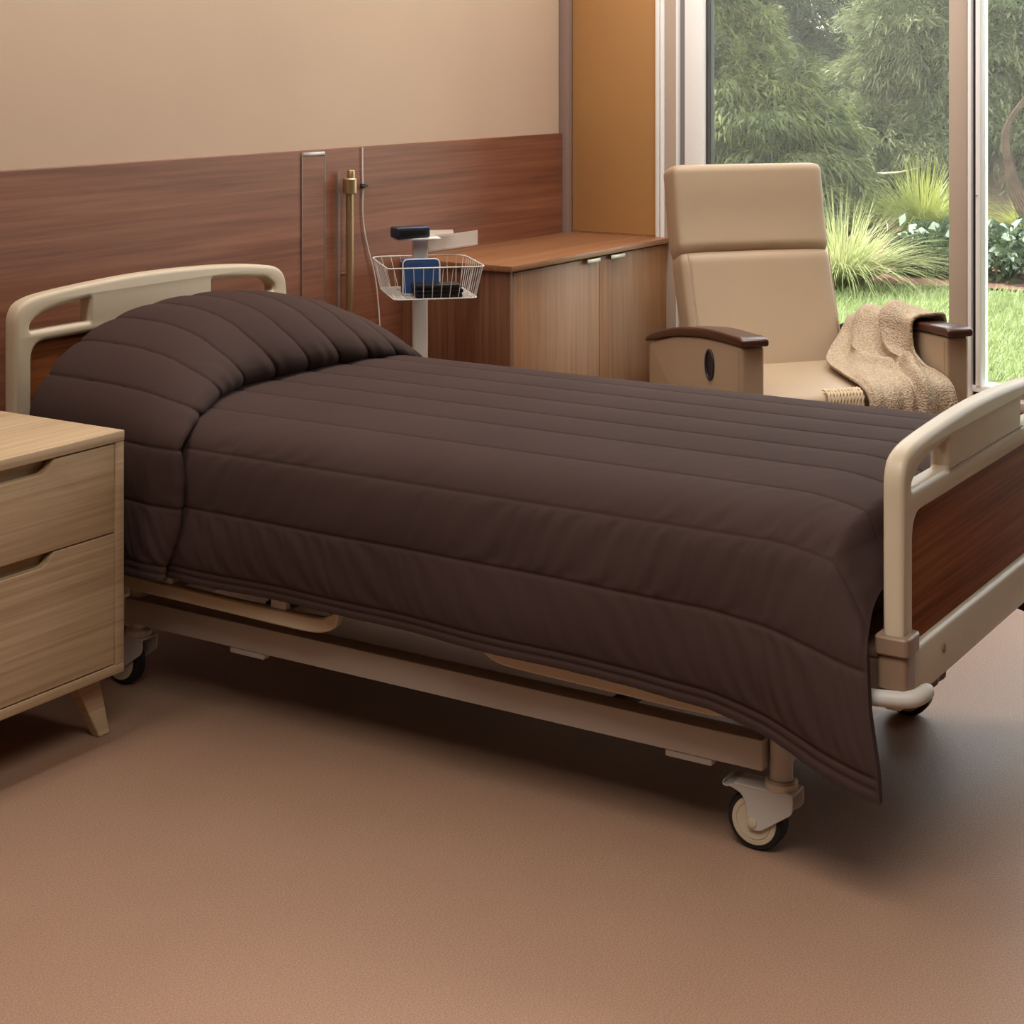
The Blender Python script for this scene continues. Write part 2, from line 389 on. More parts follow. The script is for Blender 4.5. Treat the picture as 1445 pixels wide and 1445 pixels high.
# white cord with clip
t = thing('wall_cord', 'thin white cord hanging in a curve down the wood panelling beside the basket stand', 'cord', (4.66, 3.575, .5))
P, _ = spline([(4.690,3.577,1.210),(4.690,3.577,1.15),(4.692,3.577,1.07),(4.690,3.577,1.0),(4.698,3.576,.94),(4.715,3.575,.88),(4.752,3.573,.78),(4.772,3.573,.68),(4.784,3.573,.56),(4.788,3.573,.45)], 60)
MB().tube(P, .0020, 6).build('cord', M['white'], t)
b = MB(); b.box(4.682,4.700,3.566,3.582,1.075,1.089,.003); b.tube([(4.674,3.570,1.082),(4.708,3.570,1.082)], .0038, 8)
b.build('cord_clip', M['black'], t)['label'] = 'small black cord clip'

# ------------------------------------------------------------------ low cabinet and its counter
cx0, cx1, cy0, cz = 4.925, WX, 3.145, .800
t = thing('low_cabinet', 'low walnut and oak cabinet with two plain doors under the window corner', 'cabinet', (5.5, 3.36, 0))
b = MB(); b.box(cx0, cx0+.018, cy0, WY-.018, .0, cz, .001)
b.build('end_panel', M['walnut_end'], t)['label'] = 'dark walnut end panel'
b = MB(); b.box(cx0+.018, cx1, cy0+.022, WY-.018, .06, cz-.02); b.box(cx0+.018, cx1, cy0+.06, cy0+.08, 0, .06)
b.build('carcass', M['door_oak'], t)
for a0, a1, hx in ((cx0+.001, 5.517, (5.412,5.505)), (5.520, cx1-.002, (5.582,5.688))):
    d = MB().box(a0 if a0 > 5 else a0+.018, a1, cy0-.001, cy0+.02, .06, cz-.006, .0015).build('door', M['door_oak'], t)
    h = MB(); h.box(hx[0], hx[1], cy0-.014, cy0+.0, cz-.0085, cz-.0062); h.box(hx[0], hx[1], cy0-.0145, cy0-.0125, cz-.019, cz-.0085, .0006)
    h.build('handle', M['chrome'], d)['label'] = 'slim silver pull'
o = MB().box(4.908, WX-.001, 3.128, WY-.0185, .8005, .8205, .002).build('countertop', M['top_oak'])
tag(recenter(o, (5.47,3.36,.8005)), 'thin wood countertop lying over the low cabinet', 'countertop')
slab_top = .8205

# ------------------------------------------------------------------ nightstand
nx0, nx1, ny0, ny1 = 2.20, 2.842, 2.83, 3.30
t = thing('nightstand', 'pale oak nightstand with two notched drawers and splayed legs', 'nightstand', (2.52, 3.06, 0))
MB().box(nx0, nx1, ny0-.002, ny1, .658, .681, .002).build('top_board', M['oak'], t)
b = MB()
b.box(nx1-.026, nx1, ny0, ny1, .167, .6575, .0015); b.box(nx0, nx0+.026, ny0, ny1, .167, .6575, .0015)
b.box(nx0, nx1, ny0, ny1, .146, .1668, .0015); b.box(nx0+.026, nx1-.026, ny1-.012, ny1, .167, .657)
b.box(nx0+.026, nx1-.026, ny0+.030, ny1-.02, .440, .452)
b.build('case', M['oak'], t)
xa, xb = nx0+.0285, nx1-.0285; nl, nr = xa+.19, xb-.175
def drawer(z0, z1, dep):
    pts = [(xa,z0),(xb,z0),(xb,z1),(nr,z1),(nr-.018,z1-.020),(nr-.034,z1-dep),(nl+.034,z1-dep),(nl+.018,z1-.020),(nl,z1),(xa,z1)]
    poly = round_poly(pts, [0,0,0,.004,.010,.014,.014,.010,.004,0], 5)
    cxm, czm = (xa+xb)/2, (z0+z1)/2
    d = MB().outline([[(p[0]-cxm, p[1]-czm) for p in poly]], .020, .002, lambda a, b_, c_: (cxm+a, ny0+.0115+c_, czm+b_)).build('drawer', M['oak'], t)
    MB().box(nl+.001, nr-.001, ny0+.028, ny0+.034, z1-.05, z1-.004).build('finger_recess', M['oak'], d)
    bx = MB(); bx.box(xa+.01, xb-.01, ny0+.0345, ny1-.03, z0+.004, z0+.012)
    for q in ((xa+.01, xa+.02), (xb-.02, xb-.01)): bx.box(q[0], q[1], ny0+.0345, ny1-.03, z0+.012, z1-.06)
    bx.build('drawer_box', M['oak'], d)
drawer(.4605, .6545, .026); drawer(.1695, .4575, .026)
def leg(xt, yt, xb_, yb_):
    a = .021; c_ = .012
    top = [(xt-a*1.7,yt-a),(xt+a*1.7,yt-a),(xt+a*1.7,yt+a),(xt-a*1.7,yt+a)]; bot = [(xb_-c_*1.4,yb_-c_),(xb_+c_*1.4,yb_-c_),(xb_+c_*1.4,yb_+c_),(xb_-c_*1.4,yb_+c_)]
    b = MB(); b.add([p+(.1465,) for p in top]+[p+(0.,) for p in bot], [(3,2,1,0),(4,5,6,7)]+[(i,(i+1)%4,(i+1)%4+4,i+4) for i in range(4)])
    b.build('leg', M['oak'], t, bev=.003)
leg(2.780, 2.905, 2.826, 2.884); leg(nx0+.07, 2.905, nx0+.02, 2.884); leg(2.780, 3.21, 2.826, 3.24); leg(nx0+.07, 3.21, nx0+.02, 3.24)
for q in (2.745, nx0+.05): MB().box(q, q+.055, 2.92, 3.20, .122, .1458, .003).build('leg_rail', M['oak'], t)

# ------------------------------------------------------------------ hospital bed
bed = thing('hospital_bed', 'beige wheeled hospital bed with wood inset end boards', 'bed', (3.5, 2.25, 0))
BX0, BX1 = 2.985, 4.015; BC = .5*(BX0+BX1)
def end_board(name, y0, y1, dz, rail_z, open_z, fascia, fn_label):
    """moulded end board: arched top rail, two hand slots, wood inset"""
    top = [(2.985,.80),(2.9855,.862),(2.992,.884),(3.004,.900),(3.03,.911),(3.07,.9185),(3.14,.9245),(3.255,.931),(3.36,.935),(3.46,.936),(3.58,.934),(3.71,.9285),(3.83,.920),(3.93,.9075),(3.97,.898),(3.995,.882),(4.008,.860),(4.015,.82)]
    top, _ = spline(top, 70); top = [(p[0], p[1]+dz) for p in top]
    zb = fascia[0]
    outer = [(BX0, zb)]+top+[(BX1, zb)]
    si = .052
    slotL = round_poly([(BX0+si-.004, open_z), (3.232, open_z), (3.232, .893+dz), (3.12, .884+dz), (3.062, .871+dz), (BX0+si-.004, .850+dz)], [.008,.004,.006,.03,.03,.022], 6)
    slotR = round_poly([(3.690, open_z), (BX1-si-.01, open_z), (BX1-si-.01, .848+dz), (3.92, .872+dz), (3.80, .885+dz), (3.690, .892+dz)], [.004,.008,.022,.03,.03,.006], 6)
    inset = round_poly([(BX0+si, fascia[1]), (BX1-si, fascia[1]), (BX1-si, rail_z), (BX0+si, rail_z)], [.002,.002,.045,.045], 8)
    loops = [outer, slotL[::-1], slotR[::-1], inset[::-1]]
    ym = (y0+y1)/2; cxm = BC; czm = .6
    loops = [[(p[0]-cxm, p[1]-czm) for p in l] for l in loops]
    f = MB().outline(loops, y1-y0, .0115, lambda a, b_, c_: (cxm+a, ym+c_, czm+b_)).build(name, M['plastic'], bed, angle=40)
    # thinner solid block between the slots is faced with a recessed plate
    MB().box(BX0+si-.012, BX1-si+.012, ym-.006, ym+.006, fascia[1]-.012, rail_z+.012, .002).build('wood_inset', M['board'], f)['label'] = fn_label
    return f
hb = end_board('headboard', 3.336, 3.380, 0.0, .803, .832, (.30,.44), 'walnut wood inset')
fb = end_board('footboard', 1.087, 1.127, -.104, .690, .737, (.355,.452), 'dark reddish wood inset')
# groove line under the hand slots of the foot board and screw caps on its lower rail
b = MB(); b.box(3.235, 3.690, 1.0845, 1.0885, .7345, .7375); b.build('seam_strip', M['clamp'], fb)
for q in (3.199, 3.80): MB().lathe([(.006,0),(.0085,.0015),(.0085,.0045)], (q,1.0835,.409), 'y', 16).build('screw_cap', M['clamp'], fb)
# corner sockets, lower blocks and wrap-round bumpers
def corner(yc, sgn, x, sx):
    """sgn: +1 when the outside lies towards -y; sx: -1 for the left side"""
    g = MB(); xo = x
    pl = round_poly([(xo+sx*.012, yc-.030), (xo-sx*.058, yc-.030), (xo-sx*.058, yc+.034), (xo+sx*.012, yc+.034)], .014, 5)
    g.prism(pl, .452, .486, 'xy'); g.build('corner_socket', M['clamp'], bed, bev=.004)
    g = MB(); pl = round_poly([(xo+sx*.006, yc-.025), (xo-sx*.050, yc-.025), (xo-sx*.050, yc+.03), (xo+sx*.006, yc+.03)], .012, 5)
    g.prism(pl, .392, .4515, 'xy'); g.build('corner_block', M['clamp'], bed, bev=.002)
    P, _ = spline([(xo+sx*.004, yc+sgn*.16, .372), (xo+sx*.012, yc+sgn*.08, .374), (xo+sx*.012, yc+sgn*.02, .377), (xo-sx*.002, yc-sgn*.030, .380), (xo-sx*.030, yc-sgn*.044, .384), (xo-sx*.050, yc-sgn*.046, .388)], 26)
    g = MB()
    for dz_ in (0,): g.tube([(p[0],p[1],p[2]) for p in P], [.015]*24+[.0145,.010], 12)
    g.build('bumper', M['steel'], bed)['label'] = 'pale wrap-round corner bumper'
corner(1.105, 1, BX0, -1); corner(1.105, 1, BX1, 1); corner(3.36, -1, BX0, -1); corner(3.36, -1, BX1, 1)
# mattress deck frame
b = MB(); b.box(3.01, 3.05, 1.13, 3.335, .375, .425, .004); b.box(3.95, 3.99, 1.13, 3.335, .375, .425, .004)
for y in (1.15, 1.9, 2.6, 3.28): b.box(3.05, 3.95, y, y+.04, .38, .42, .003)
b.build('deck_frame', M['clamp'], bed)
MB().box(3.03, 3.97, 1.135, 3.33, .4255, .440, .003).build('deck', M['clamp'], bed)
# wheeled base: two long rails, cross tubes, lift struts
for x in (3.093, 3.910):
    MB().box(x-.030, x+.022, 1.392, 3.05, .158, .2175, .004).build('base_rail', M['steel'], bed)
for y in (1.372, 3.03):
    MB().box(3.10, 3.90, y-.022, y+.022, .168, .212, .004).build('cross_tube', M['steel'], bed)
for y0_, y1_ in ((1.75, 2.05), (2.75, 2.45)):
    b = MB()
    for x in (3.25, 3.75): b.tube([(x, y0_, .19), (x, y1_, .40)], .022, 12)
    b.tube([(3.12, y0_, .19), (3.89, y0_, .19)], .018, 12); b.build('lift_strut', M['dark'], bed)
b = MB(); b.box(3.36, 3.64, 1.9, 2.6, .23, .31, .01); b.build('motor_box', M['clamp'], bed)
for y in (1.50, 2.62):
    MB().box(3.066, 3.09, y, y+.10, .144, .1578, .003).build('rail_foot', M['steel'], bed)
# folded side guards
def guard(x, ya, yb, za, zb):
    pts = []
    P, _ = spline([(ya,za+.035),(ya+.012,za+.012),(ya+.05,za-.004),(ya+.12,za-.008),(.5*(ya+yb),.5*(za+zb)-.008),(yb-.12,zb-.008),(yb-.05,zb-.004),(yb-.012,zb+.012),(yb,zb+.035)], 40)
    lo = [tuple(p) for p in P]; Q, _ = spline([(ya,za+.055),(ya+.03,za+.036),(ya+.07,za+.028),(.5*(ya+yb),.5*(za+zb)+.024),(yb-.07,zb+.028),(yb-.03,zb+.036),(yb,zb+.055)], 40)
    g = MB(); g.prism(lo+[tuple(p) for p in Q][::-1], x-.011, x+.011, 'yz'); gg = g.build('side_guard', M['plastic'], bed, bev=.004)
    for f_ in (.24, .72):
        y = ya+(yb-ya)*f_; MB().box(x-.006, x+.012, y-.022, y+.022, .5*(za+zb)+.015, .385, .003).build('guard_bracket', M['steel'], gg)
    MB().box(x-.006, x+.010, ya+.06, yb-.08, .5*(za+zb)+.05, .5*(za+zb)+.07, .004).build('guard_bar', M['plastic'], gg)
for x in (2.998, 4.002):
    guard(x, 2.345, 3.05, .270, .277); guard(x, 1.39, 1.985, .281, .288)
# castors
def castor(x, y, tr, pedal):
    k = bpy.data.objects.new('castor', None); C.objects.link(k); k.parent = bed
    MB().lathe([(.022,.13),(.022,.245)], (x, y, 0), 'z', 24).build('stem', M['steel'], k)
    MB().lathe([(.026,.124),(.031,.126),(.031,.138),(.026,.142)], (x, y, 0), 'z', 24).build('collar_ring', M['plastic'], k)
    wy, wz, R = y+tr*.048, .0575, .0573
    f = MB()
    pl = round_poly([(y-tr*.034, .124), (y-tr*.034, .090), (wy-tr*.016, wz-.014), (wy+tr*.008, wz-.014), (wy+tr*.012, .088), (wy+tr*.022, .108), (wy+tr*.046, .116), (wy+tr*.048, .121), (y, .126)], [.006,.01,.008,.008,.012,.012,.002,.002,0], 5)
    for a_, b_ in ((x-.028, x-.023), (x+.023, x+.028)): f.prism(pl, a_, b_, 'yz')
    f.box(x-.0285, x+.0285, y-.034, y+.088, .1185, .126, .003)
    f.build('fork', M['steel'], k, bev=.0015)
    MB().lathe([(.036,-.017),(R-.005,-.017),(R,-.012),(R,.012),(R-.005,.017),(.036,.017)], (x, wy, wz), 'x', 40).build('tyre', M['rubber'], k)
    h = MB(); h.lathe([(.012,-.0212),(.034,-.0212),(.0345,-.0196),(.0355,-.0196),(.036,-.0212),(.045,-.0202),(.0455,-.015),(.0455,.015),(.045,.0202),(.012,.0212)], (x, wy, wz), 'x', 36)
    h.build('hub', M['plastic'], k)
    MB().lathe([(.006,-.031),(.0095,-.030),(.0095,-.026),(.0095,.026),(.0095,.030),(.006,.031)], (x, wy, wz), 'x', 20).build('axle_cap', M['plastic'], k)
    if pedal:
        P, _ = spline([(wy+tr*.030,.121),(wy+tr*.055,.113),(wy+tr*.064,.116),(wy+tr*.060,.124)], 12)
        A = np.array([[(xx, p[0], p[1]) for p in P] for xx in (x-.024, x+.024)]); B = A+np.array([0,0,.003])
        MB().shell(A, B).build('brake_pedal', M['steel'], k)
castor(3.093, 1.366, 1, True); castor(3.910, 1.366, 1, True); castor(3.093, 3.03, 1, True); castor(3.910, 3.03, 1, True)

# ------------------------------------------------------------------ mattress and quilt
o = MB().box(3.03, 3.97, 1.20, 3.30, .4405, .640, .05, 4).build('mattress', varied('mattress_ticking', lin(96,78,66), .8, .02, 10))
tag(recenter(o, (3.5,2.25,.4405)), 'mattress lying on the bed deck under the brown quilt', 'mattress')

prof = [(2.945,.334),(2.935,.42),(2.934,.50),(2.938,.57),(2.952,.622),(2.988,.660),(3.05,.680),(3.15,.690),(3.30,.695),(3.50,.697),(3.70,.695),(3.85,.690),(3.95,.682),(4.015,.662),(4.050,.624),(4.064,.57),(4.068,.50),(4.066,.42),(4.060,.334)]
NS = 700
base, LS = spline(prof, NS); sarc = np.linspace(0, LS, NS)
hs = sarc[:NS//2]; hz_ = base[:NS//2, 1]; hx_ = base[:, 0]
half = [.016]+[float(np.interp(z, hz_[:int(NS*.2)], hs[:int(NS*.2)])) for z in (.366,.502,.628)]
seams = half+[float(np.interp(x, hx_[int(NS*.2):int(NS*.8)], sarc[int(NS*.2):int(NS*.8)])) for x in (3.105,3.275,3.42,3.565,3.71,3.855)]+[LS-q for q in half[::-1]]
def puff(s, A):
    """height of the padding across the quilted channels"""
    out = np.zeros_like(s); dist = np.full_like(s, 9.)
    ed = [0]+seams+[LS]
    for a, b in zip(ed[:-1], ed[1:]):
        k = (s >= a) & (s <= b); u = np.clip((s[k]-a)/(b-a), 0, 1); wd = min((b-a)/.12, 1)
        out[k] = A*wd*np.sin(PI*u)**.45
    for q in seams: dist = np.minimum(dist, np.abs(s-q))
    return out-.0017*np.exp(-(dist/.0036)**2), dist
def wrinkle(S, Y, dist, seed, amp):
    """short gathers running away from every seam, a little different in each channel"""
    ch = np.zeros_like(S)
    for q in seams: ch += (S > q)
    ph = np.sin(ch*12.9898+seed)*43.7
    g = 0
    for f, a in ((118,.45),(183,.35),(271,.22),(61,.5)):
        g = g+a*np.sin(Y*f+ph*(1+f*.013)+2.2*np.sin(Y*f*.21+ph)+S*(55+.12*f)*np.sign(np.sin(ph*3+1)))
    amt = .35+.65*(.5+.5*np.sin(Y*5.1+ph*2.1))
    return amp*g*amt*(np.exp(-dist/.045)*.9+.22)*np.clip((dist-.003)/.014, 0, 1)
side = smoothstep(.64, .50, base[:, 1])            # 1 on the hanging sides
# body: across = s, along = y from under the fold to the foot
ys = np.concatenate([np.linspace(2.96, 1.45, 300), np.linspace(1.45, 1.11, 110)[1:]])
S, Y = np.meshgrid(sarc, ys, indexing='ij'); SD = np.repeat(side[:, None], len(ys), 1)
X = np.repeat(base[:, 0][:, None], len(ys), 1); Z = np.repeat(base[:, 1][:, None], len(ys), 1)
hem = np.interp(ys, [1.11,1.225,1.335,1.45,1.6,1.92,2.3,2.9], [.222,.246,.276,.299,.313,.322,.329,.336])[None, :]
low = np.clip((.60-Z)/(.60-.334), 0, 1)
Z = Z-low**.9*(.334-hem)
foot = smoothstep(1.34, 1.11, Y)
Z = Z-foot*.030*(1-low)-.10*np.maximum(0, (1.20-Y)/.09)**2*(1-SD)-.012*foot*low
near = (X < 3.4)
X = X+np.where(near, -1, 1)*low*(.020*smoothstep(1.45, 1.11, Y)+.006*np.sin(Y*7.+1.)+.004*np.sin(Y*17.))
Yd = Y+smoothstep(1.24, 1.10, Y)*np.interp(Z, [.20,.27,.37,.47,.54,.62,.66,.70], [-.004,.0,.016,.024,.036,.050,.045,.030])
G = np.stack([X, Yd, Z], 2); N = grid_normals(G)
if N[NS//2, 60, 2] < 0: N = -N
pf, ds = puff(sarc, .0062); PF = np.repeat(pf[:, None], len(ys), 1); DS = np.repeat(ds[:, None], len(ys), 1)
D = PF*(.75+.25*SD)+wrinkle(S, Y, DS, 1.3, .0028)*(.12+.88*np.repeat(smoothstep(.698, .615, base[:, 1])[:, None], len(ys), 1))*(.35+.65*smoothstep(.02, .07, S)*smoothstep(.02, .07, LS-S))
D = D+.004*SD*np.sin(Y*11+S*9+1.5*np.sin(Y*4.3))*smoothstep(.02,.2,S)
edge = np.minimum(1, (Y-1.11)/.012); D = D*np.clip(edge, .2, 1)
outer = G+N*D[..., None]; inner = G-N*.016
quilt = thing('quilt', 'dark brown channel stitched quilt spread over the hospital bed', 'quilt', (3.5, 2.2, .69))
MB().shell(outer, inner).build('quilt_body', M['quilt'], quilt, angle=75)

# the part drawn up over the pillow and tucked under its front
K = [(3.03,.17),(2.99,.185),(2.95,.205),(2.912,.25),(2.887,.33),(2.875,.42),(2.880,.52),(2.897,.62),(2.93,.74),(2.975,.86),(3.045,.955),(3.12,.99),(3.20,.985),(3.255,.94),(3.285,.86),(3.302,.72),(3.308,.60)]
KP, KL = spline(K, 190); yk, kk = KP[:, 0], KP[:, 1]; nt_ = len(yk); karc = np.linspace(0, 1, nt_)
lipw = np.interp(karc, [0, .12, .3, .5, 1], [1, 1, .95, .6, 0])
c1 = 2.935; c2 = 4.045; xm = .5*(c1+c2)
# cross-section in a flattened parameter: hang, shoulder, dome, shoulder, hang
def section(k, e):
    xs = np.linspace(-1, 1, 241); w = xs*.553
    dome = .63+.252*k*np.maximum(0, 1-np.abs(xs)**2.3)**.56
    left = [(c1-e, z) for z in np.linspace(.334, .62, 40)]; right = [(c2+e, z) for z in np.linspace(.62, .334, 40)]
    mid = [(xm+(c2-c1+2*e)*.5*a, max(d, .63)) for a, d in zip(xs, dome)]
    P = np.array(left+mid+right); L = np.concatenate([[0], np.cumsum(np.linalg.norm(np.diff(P, axis=0), axis=1))])
    q = np.linspace(0, L[-1], 640); return np.stack([np.interp(q, L, P[:, 0]), np.interp(q, L, P[:, 1])], 1), L[-1]
rows = []; SA = []
for i in range(nt_):
    e = np.interp(karc[i], [0,.08,.16,.24,.3,.42,.8,1], [-.004,.0,.008,.020,.026,.028,-.012,-.100])
    p, L = section(kk[i], e); rows.append(p); SA.append(np.linspace(0, L, 640))
R = np.array(rows).transpose(1, 0, 2); S2 = np.array(SA).T
Yk = np.repeat(yk[None, :], 640, 0); sd2 = smoothstep(.68, .56, R[..., 1])
frac = np.linspace(0, 1, 640)[:, None]*np.ones((1, nt_))
nearw = smoothstep(.42, .12, frac); hemw = smoothstep(.10, .0, frac)
Yk = Yk-lipw[None, :]*(.15*nearw*(1-.35*hemw))-(1-karc[None, :])*.0
Yk = np.where(sd2 > .02, Yk, Yk)
G2 = np.stack([R[..., 0], Yk, R[..., 1]], 2)
for _ in range(70): G2[1:-1] = .25*(G2[:-2]+2*G2[1:-1]+G2[2:])
N2 = grid_normals(G2)
if N2[320, 120, 2] < 0: N2 = -N2
LS_keep = LS; LS = float(S2.max()); seams = [.016,.034,.168]+[.298+.128*k for k in range(30) if .298+.128*k < LS-.1]+[LS-.034]
P2 = np.zeros_like(S2); D2 = np.zeros_like(S2)
for i in range(nt_): P2[:, i], D2[:, i] = puff(S2[:, i], .0072)
taper = np.interp(karc, [0,.1,.2,1], [0,.3,1,1])[None, :]
DD = (P2+wrinkle(S2, Yk, D2, 4.1, .0026)*(.18+.82*sd2))*taper
# small gathers where it rolls under
gath = np.exp(-((karc[None, :]-.22)/.10)**2); DD = DD+gath*.0008*np.sin(S2*85+2*np.sin(S2*31))*taper
o2 = G2+N2*DD[..., None]; i2 = G2-N2*.014
MB().shell(o2, i2).build('pillow_cover', M['quilt'], quilt, angle=75)['label'] = 'quilt end drawn up over the pillow'
# the pillow underneath
a, bq = np.meshgrid(np.linspace(0, PI, 24), np.linspace(0, 2*PI, 48), indexing='ij')
sg = lambda v, e: np.sign(v)*np.abs(v)**e
px_ = 3.5+.40*sg(np.sin(a), .5)*sg(np.cos(bq), .5); py_ = 3.10+.17*sg(np.sin(a), .5)*sg(np.sin(bq), .5); pz_ = .745+.062*sg(np.cos(a), .9)
b = MB(); b.grid(np.stack([px_, py_, pz_], 2)); o = b.build('pillow', varied('pillow_linen', lin(214,206,196), .85, .02, 10))
tag(recenter(o, (3.5,3.1,.68)), 'pillow hidden in the bulge at the head of the brown quilt', 'pillow')

# ------------------------------------------------------------------ recliner
CH = thing('recliner_chair', 'beige vinyl recliner armchair with dark wood arm caps by the window', 'armchair', (5.179, 2.034, 0), math.radians(-41))
def cb(mb, name, m, par=None, **k): return mb.build(name, m, par or CH, world=False, **k)
def arm_profile(front, back):
    P, _ = spline([(front,.630),(.10,.6265),(.256,.618),(.40,.603),(.557,.580),(.70,.548),(back,.526)], 30); return [tuple(p) for p in P]
for sx in (-1, 1):
    xi, xo = (.312, .388)
    top = arm_profile(0.0, .785)
    poly = round_poly([(0.0,.10)]+top+[(.785,.10)], [.004]+[.012]+[0]*28+[.02]+[.004], 4)
    x0_, x1_ = sorted((sx*xi, sx*xo)); cy_, cz_ = .39, .35
    a_ = MB().outline([[(p[0]-cy_, p[1]-cz_) for p in poly]], xo-xi, .010, lambda a, b_, c_: ((x0_+x1_)/2+c_, cy_+a, cz_+b_))
    arm = cb(a_, 'arm', M['vinyl'])
    # stitched seams near the front face
    for xx in (x0_-.0004, x1_+.0004): cb(MB().tube([(xx, .018, .11), (xx, .018, .615)], .0016, 6), 'piping', M['vinyl'], arm)
    up = [(p[0], p[1]+.002) for p in arm_profile(-.018, .80)]
    Q, _ = spline([(-.020,.654),(.0,.660),(.10,.657),(.256,.650),(.40,.634),(.557,.610),(.70,.577),(.79,.550),(.806,.540)], 30)
    poly = round_poly(up+[tuple(p) for p in Q][::-1], [.006]+[0]*28+[.006,.010]+[0]*28+[.014], 4)
    cy_, cz_ = .39, .60; xc = sx*.350
    cap = MB().outline([[(p[0]-cy_, p[1]-cz_) for p in poly]], .092, .008, lambda a, b_, c_: (xc+c_, cy_+a, cz_+b_))
    cb(cap, 'arm_cap', M['mahogany'], arm)['label'] = 'dark polished wood arm cap'
    if sx < 0:
        ov = [(.019*math.cos(q), .041*math.sin(q)) for q in np.linspace(0, 2*PI, 40, endpoint=False)]
        ring = [(.027*math.cos(q), .050*math.sin(q)) for q in np.linspace(0, 2*PI, 40, endpoint=False)]
        h = MB().outline([ring, ov[::-1]], .008, .003, lambda a, b_, c_: (-.390+c_, .244+a*1.35, .538+b_))
        latch = cb(h, 'recline_latch', M['navy'], arm); latch['label'] = 'oval recline latch'
        g = MB(); g.prism([(.244+p[0]*1.35, .538+p[1]) for p in ov], -.3895, -.387, 'yz'); cb(g, 'latch_recess', M['black'], latch)
# seat cushion
b = MB(); b.box(-.308, .308, .0, .66, .32, .468, .03, 4); cb(b, 'seat', M['vinyl'])
b = MB(); b.box(-.306, .306, .03, .70, .10, .318, .01); cb(b, 'seat_base', M['vinyl'])
# back: profile swept across, with a headrest cushion on the upper third
def back_piece(prof_front, thick, hw, bulge, name, r=.03, nseg=26):
    F, _ = spline(prof_front, 40); T = np.gradient(F, axis=0); T /= np.linalg.norm(T, axis=1, keepdims=True)
    Nn = np.stack([T[:, 1], -T[:, 0]], 1)          # pointing backwards
    ring = []
    n = len(F); M_ = 56
    out = []
    # closed super-ellipse cross-section at each height
    for i in range(n):
        endr = min(1, min(i, n-1-i)/4.0); shrink = (1-(1-endr)**2.2)**.5 if endr < 1 else 1
        sec = []
        for k in range(M_):
            a = 2*PI*k/M_; cx_ = np.sign(math.cos(a))*abs(math.cos(a))**.28; cy_ = np.sign(math.sin(a))*abs(math.sin(a))**.28
            sc = .93+.07*shrink; bl = bulge*(1-cx_**2)*(1 if cy_ < 0 else 0)*shrink
            off = thick*.5*(1+cy_*(.55+.45*shrink))-bl
            sec.append((cx_*hw*sc, F[i, 0]+Nn[i, 0]*off, F[i, 1]+Nn[i, 1]*off))
        out.append(sec)
    b = MB(); A = np.array(out); A = np.concatenate([A, A[:, :1]], 1)
    vs = [tuple(p) for s_ in out for p in s_]; fs = []
    for i in range(n-1):
        for k in range(M_): l = (k+1) % M_; fs.append((i*M_+k, i*M_+l, (i+1)*M_+l, (i+1)*M_+k))
    fs.append(tuple(range(M_))[::-1]); fs.append(tuple((n-1)*M_+k for k in range(M_)))
    b.add(vs, fs); return cb(b, name, M['vinyl'], angle=50)
back = back_piece([(.585,.40),(.605,.47),(.66,.60),(.705,.72),(.745,.846)], .125, .283, .020, 'backrest')
hr = back_piece([(.735,.842),(.742,.855),(.768,.95),(.788,1.06),(.805,1.140)], .140, .285, .014, 'headrest')
for sx in (-1, 1): cb(MB().tube([(sx*.262,.597,.47),(sx*.264,.650,.60),(sx*.266,.694,.72),(sx*.266,.728,.835)], .0022, 6), 'back_piping', M['vinyl'], back)
b = MB(); b.box(-.25,.25,.10,.62,.02,.10,.005)
for x in (-.34,.34):
    for y in (.05,.72): b.lathe([(.022,0),(.022,.1)], (x,y,0), 'z', 16)
cb(b, 'base', M['dark'])

# throw blanket over the far arm
TB = thing('throw_blanket', 'tan knitted throw blanket draped over the recliner arm onto the seat', 'blanket', (5.179, 2.034, 0), math.radians(-41))
ctrl = np.array([
 [(.408,.72,.47),(.410,.60,.52),(.410,.46,.53),(.410,.32,.55),(.408,.20,.585)],
 [(.404,.73,.567),(.405,.60,.607),(.405,.46,.632),(.405,.32,.652),(.404,.18,.66)],
 [(.355,.735,.588),(.350,.61,.622),(.348,.46,.648),(.346,.32,.663),(.345,.165,.668)],
 [(.292,.64,.580),(.288,.55,.618),(.285,.43,.646),(.288,.31,.658),(.292,.165,.660)],
 [(.245,.60,.545),(.262,.50,.572),(.250,.40,.595),(.275,.29,.61),(.286,.165,.61)],
 [(.165,.52,.505),(.215,.46,.520),(.220,.34,.545),(.262,.25,.555),(.290,.15,.555)],
 [(.100,.40,.490),(.160,.36,.498),(.215,.26,.520),(.250,.18,.515),(.292,.09,.52)],
 [(.062,.22,.485),(.120,.20,.490),(.185,.14,.505),(.245,.07,.502),(.300,.04,.505)],
 [(.030,.04,.482),(.090,.03,.486),(.165,.00,.494),(.240,-.02,.492),(.306,-.015,.485)],
 [(.020,-.035,.455),(.085,-.042,.455),(.165,-.045,.455),(.245,-.050,.455),(.312,-.035,.445)],
 [(.015,-.045,.37),(.080,-.050,.36),(.165,-.055,.36),(.245,-.060,.36),(.312,-.045,.37)]], float)
rows_ = []
for j in range(ctrl.shape[0]):
    p, _ = spline(ctrl[j], 90); rows_.append(p)
rows_ = np.array(rows_); cols_ = []
for k in range(90):
    p, _ = spline(rows_[:, k], 150); cols_.append(p)
A = np.array(cols_)            # 90 x 150
NB = grid_normals(A)
if NB[45, 45, 2] < 0: NB = -NB
U, V = np.meshgrid(np.linspace(0, 1, 90), np.linspace(0, 1, 150), indexing='ij')
ridge = lambda d, w: np.exp(-(d/w)**2)
cen = .52+.10*np.sin(V*4.0-.4)
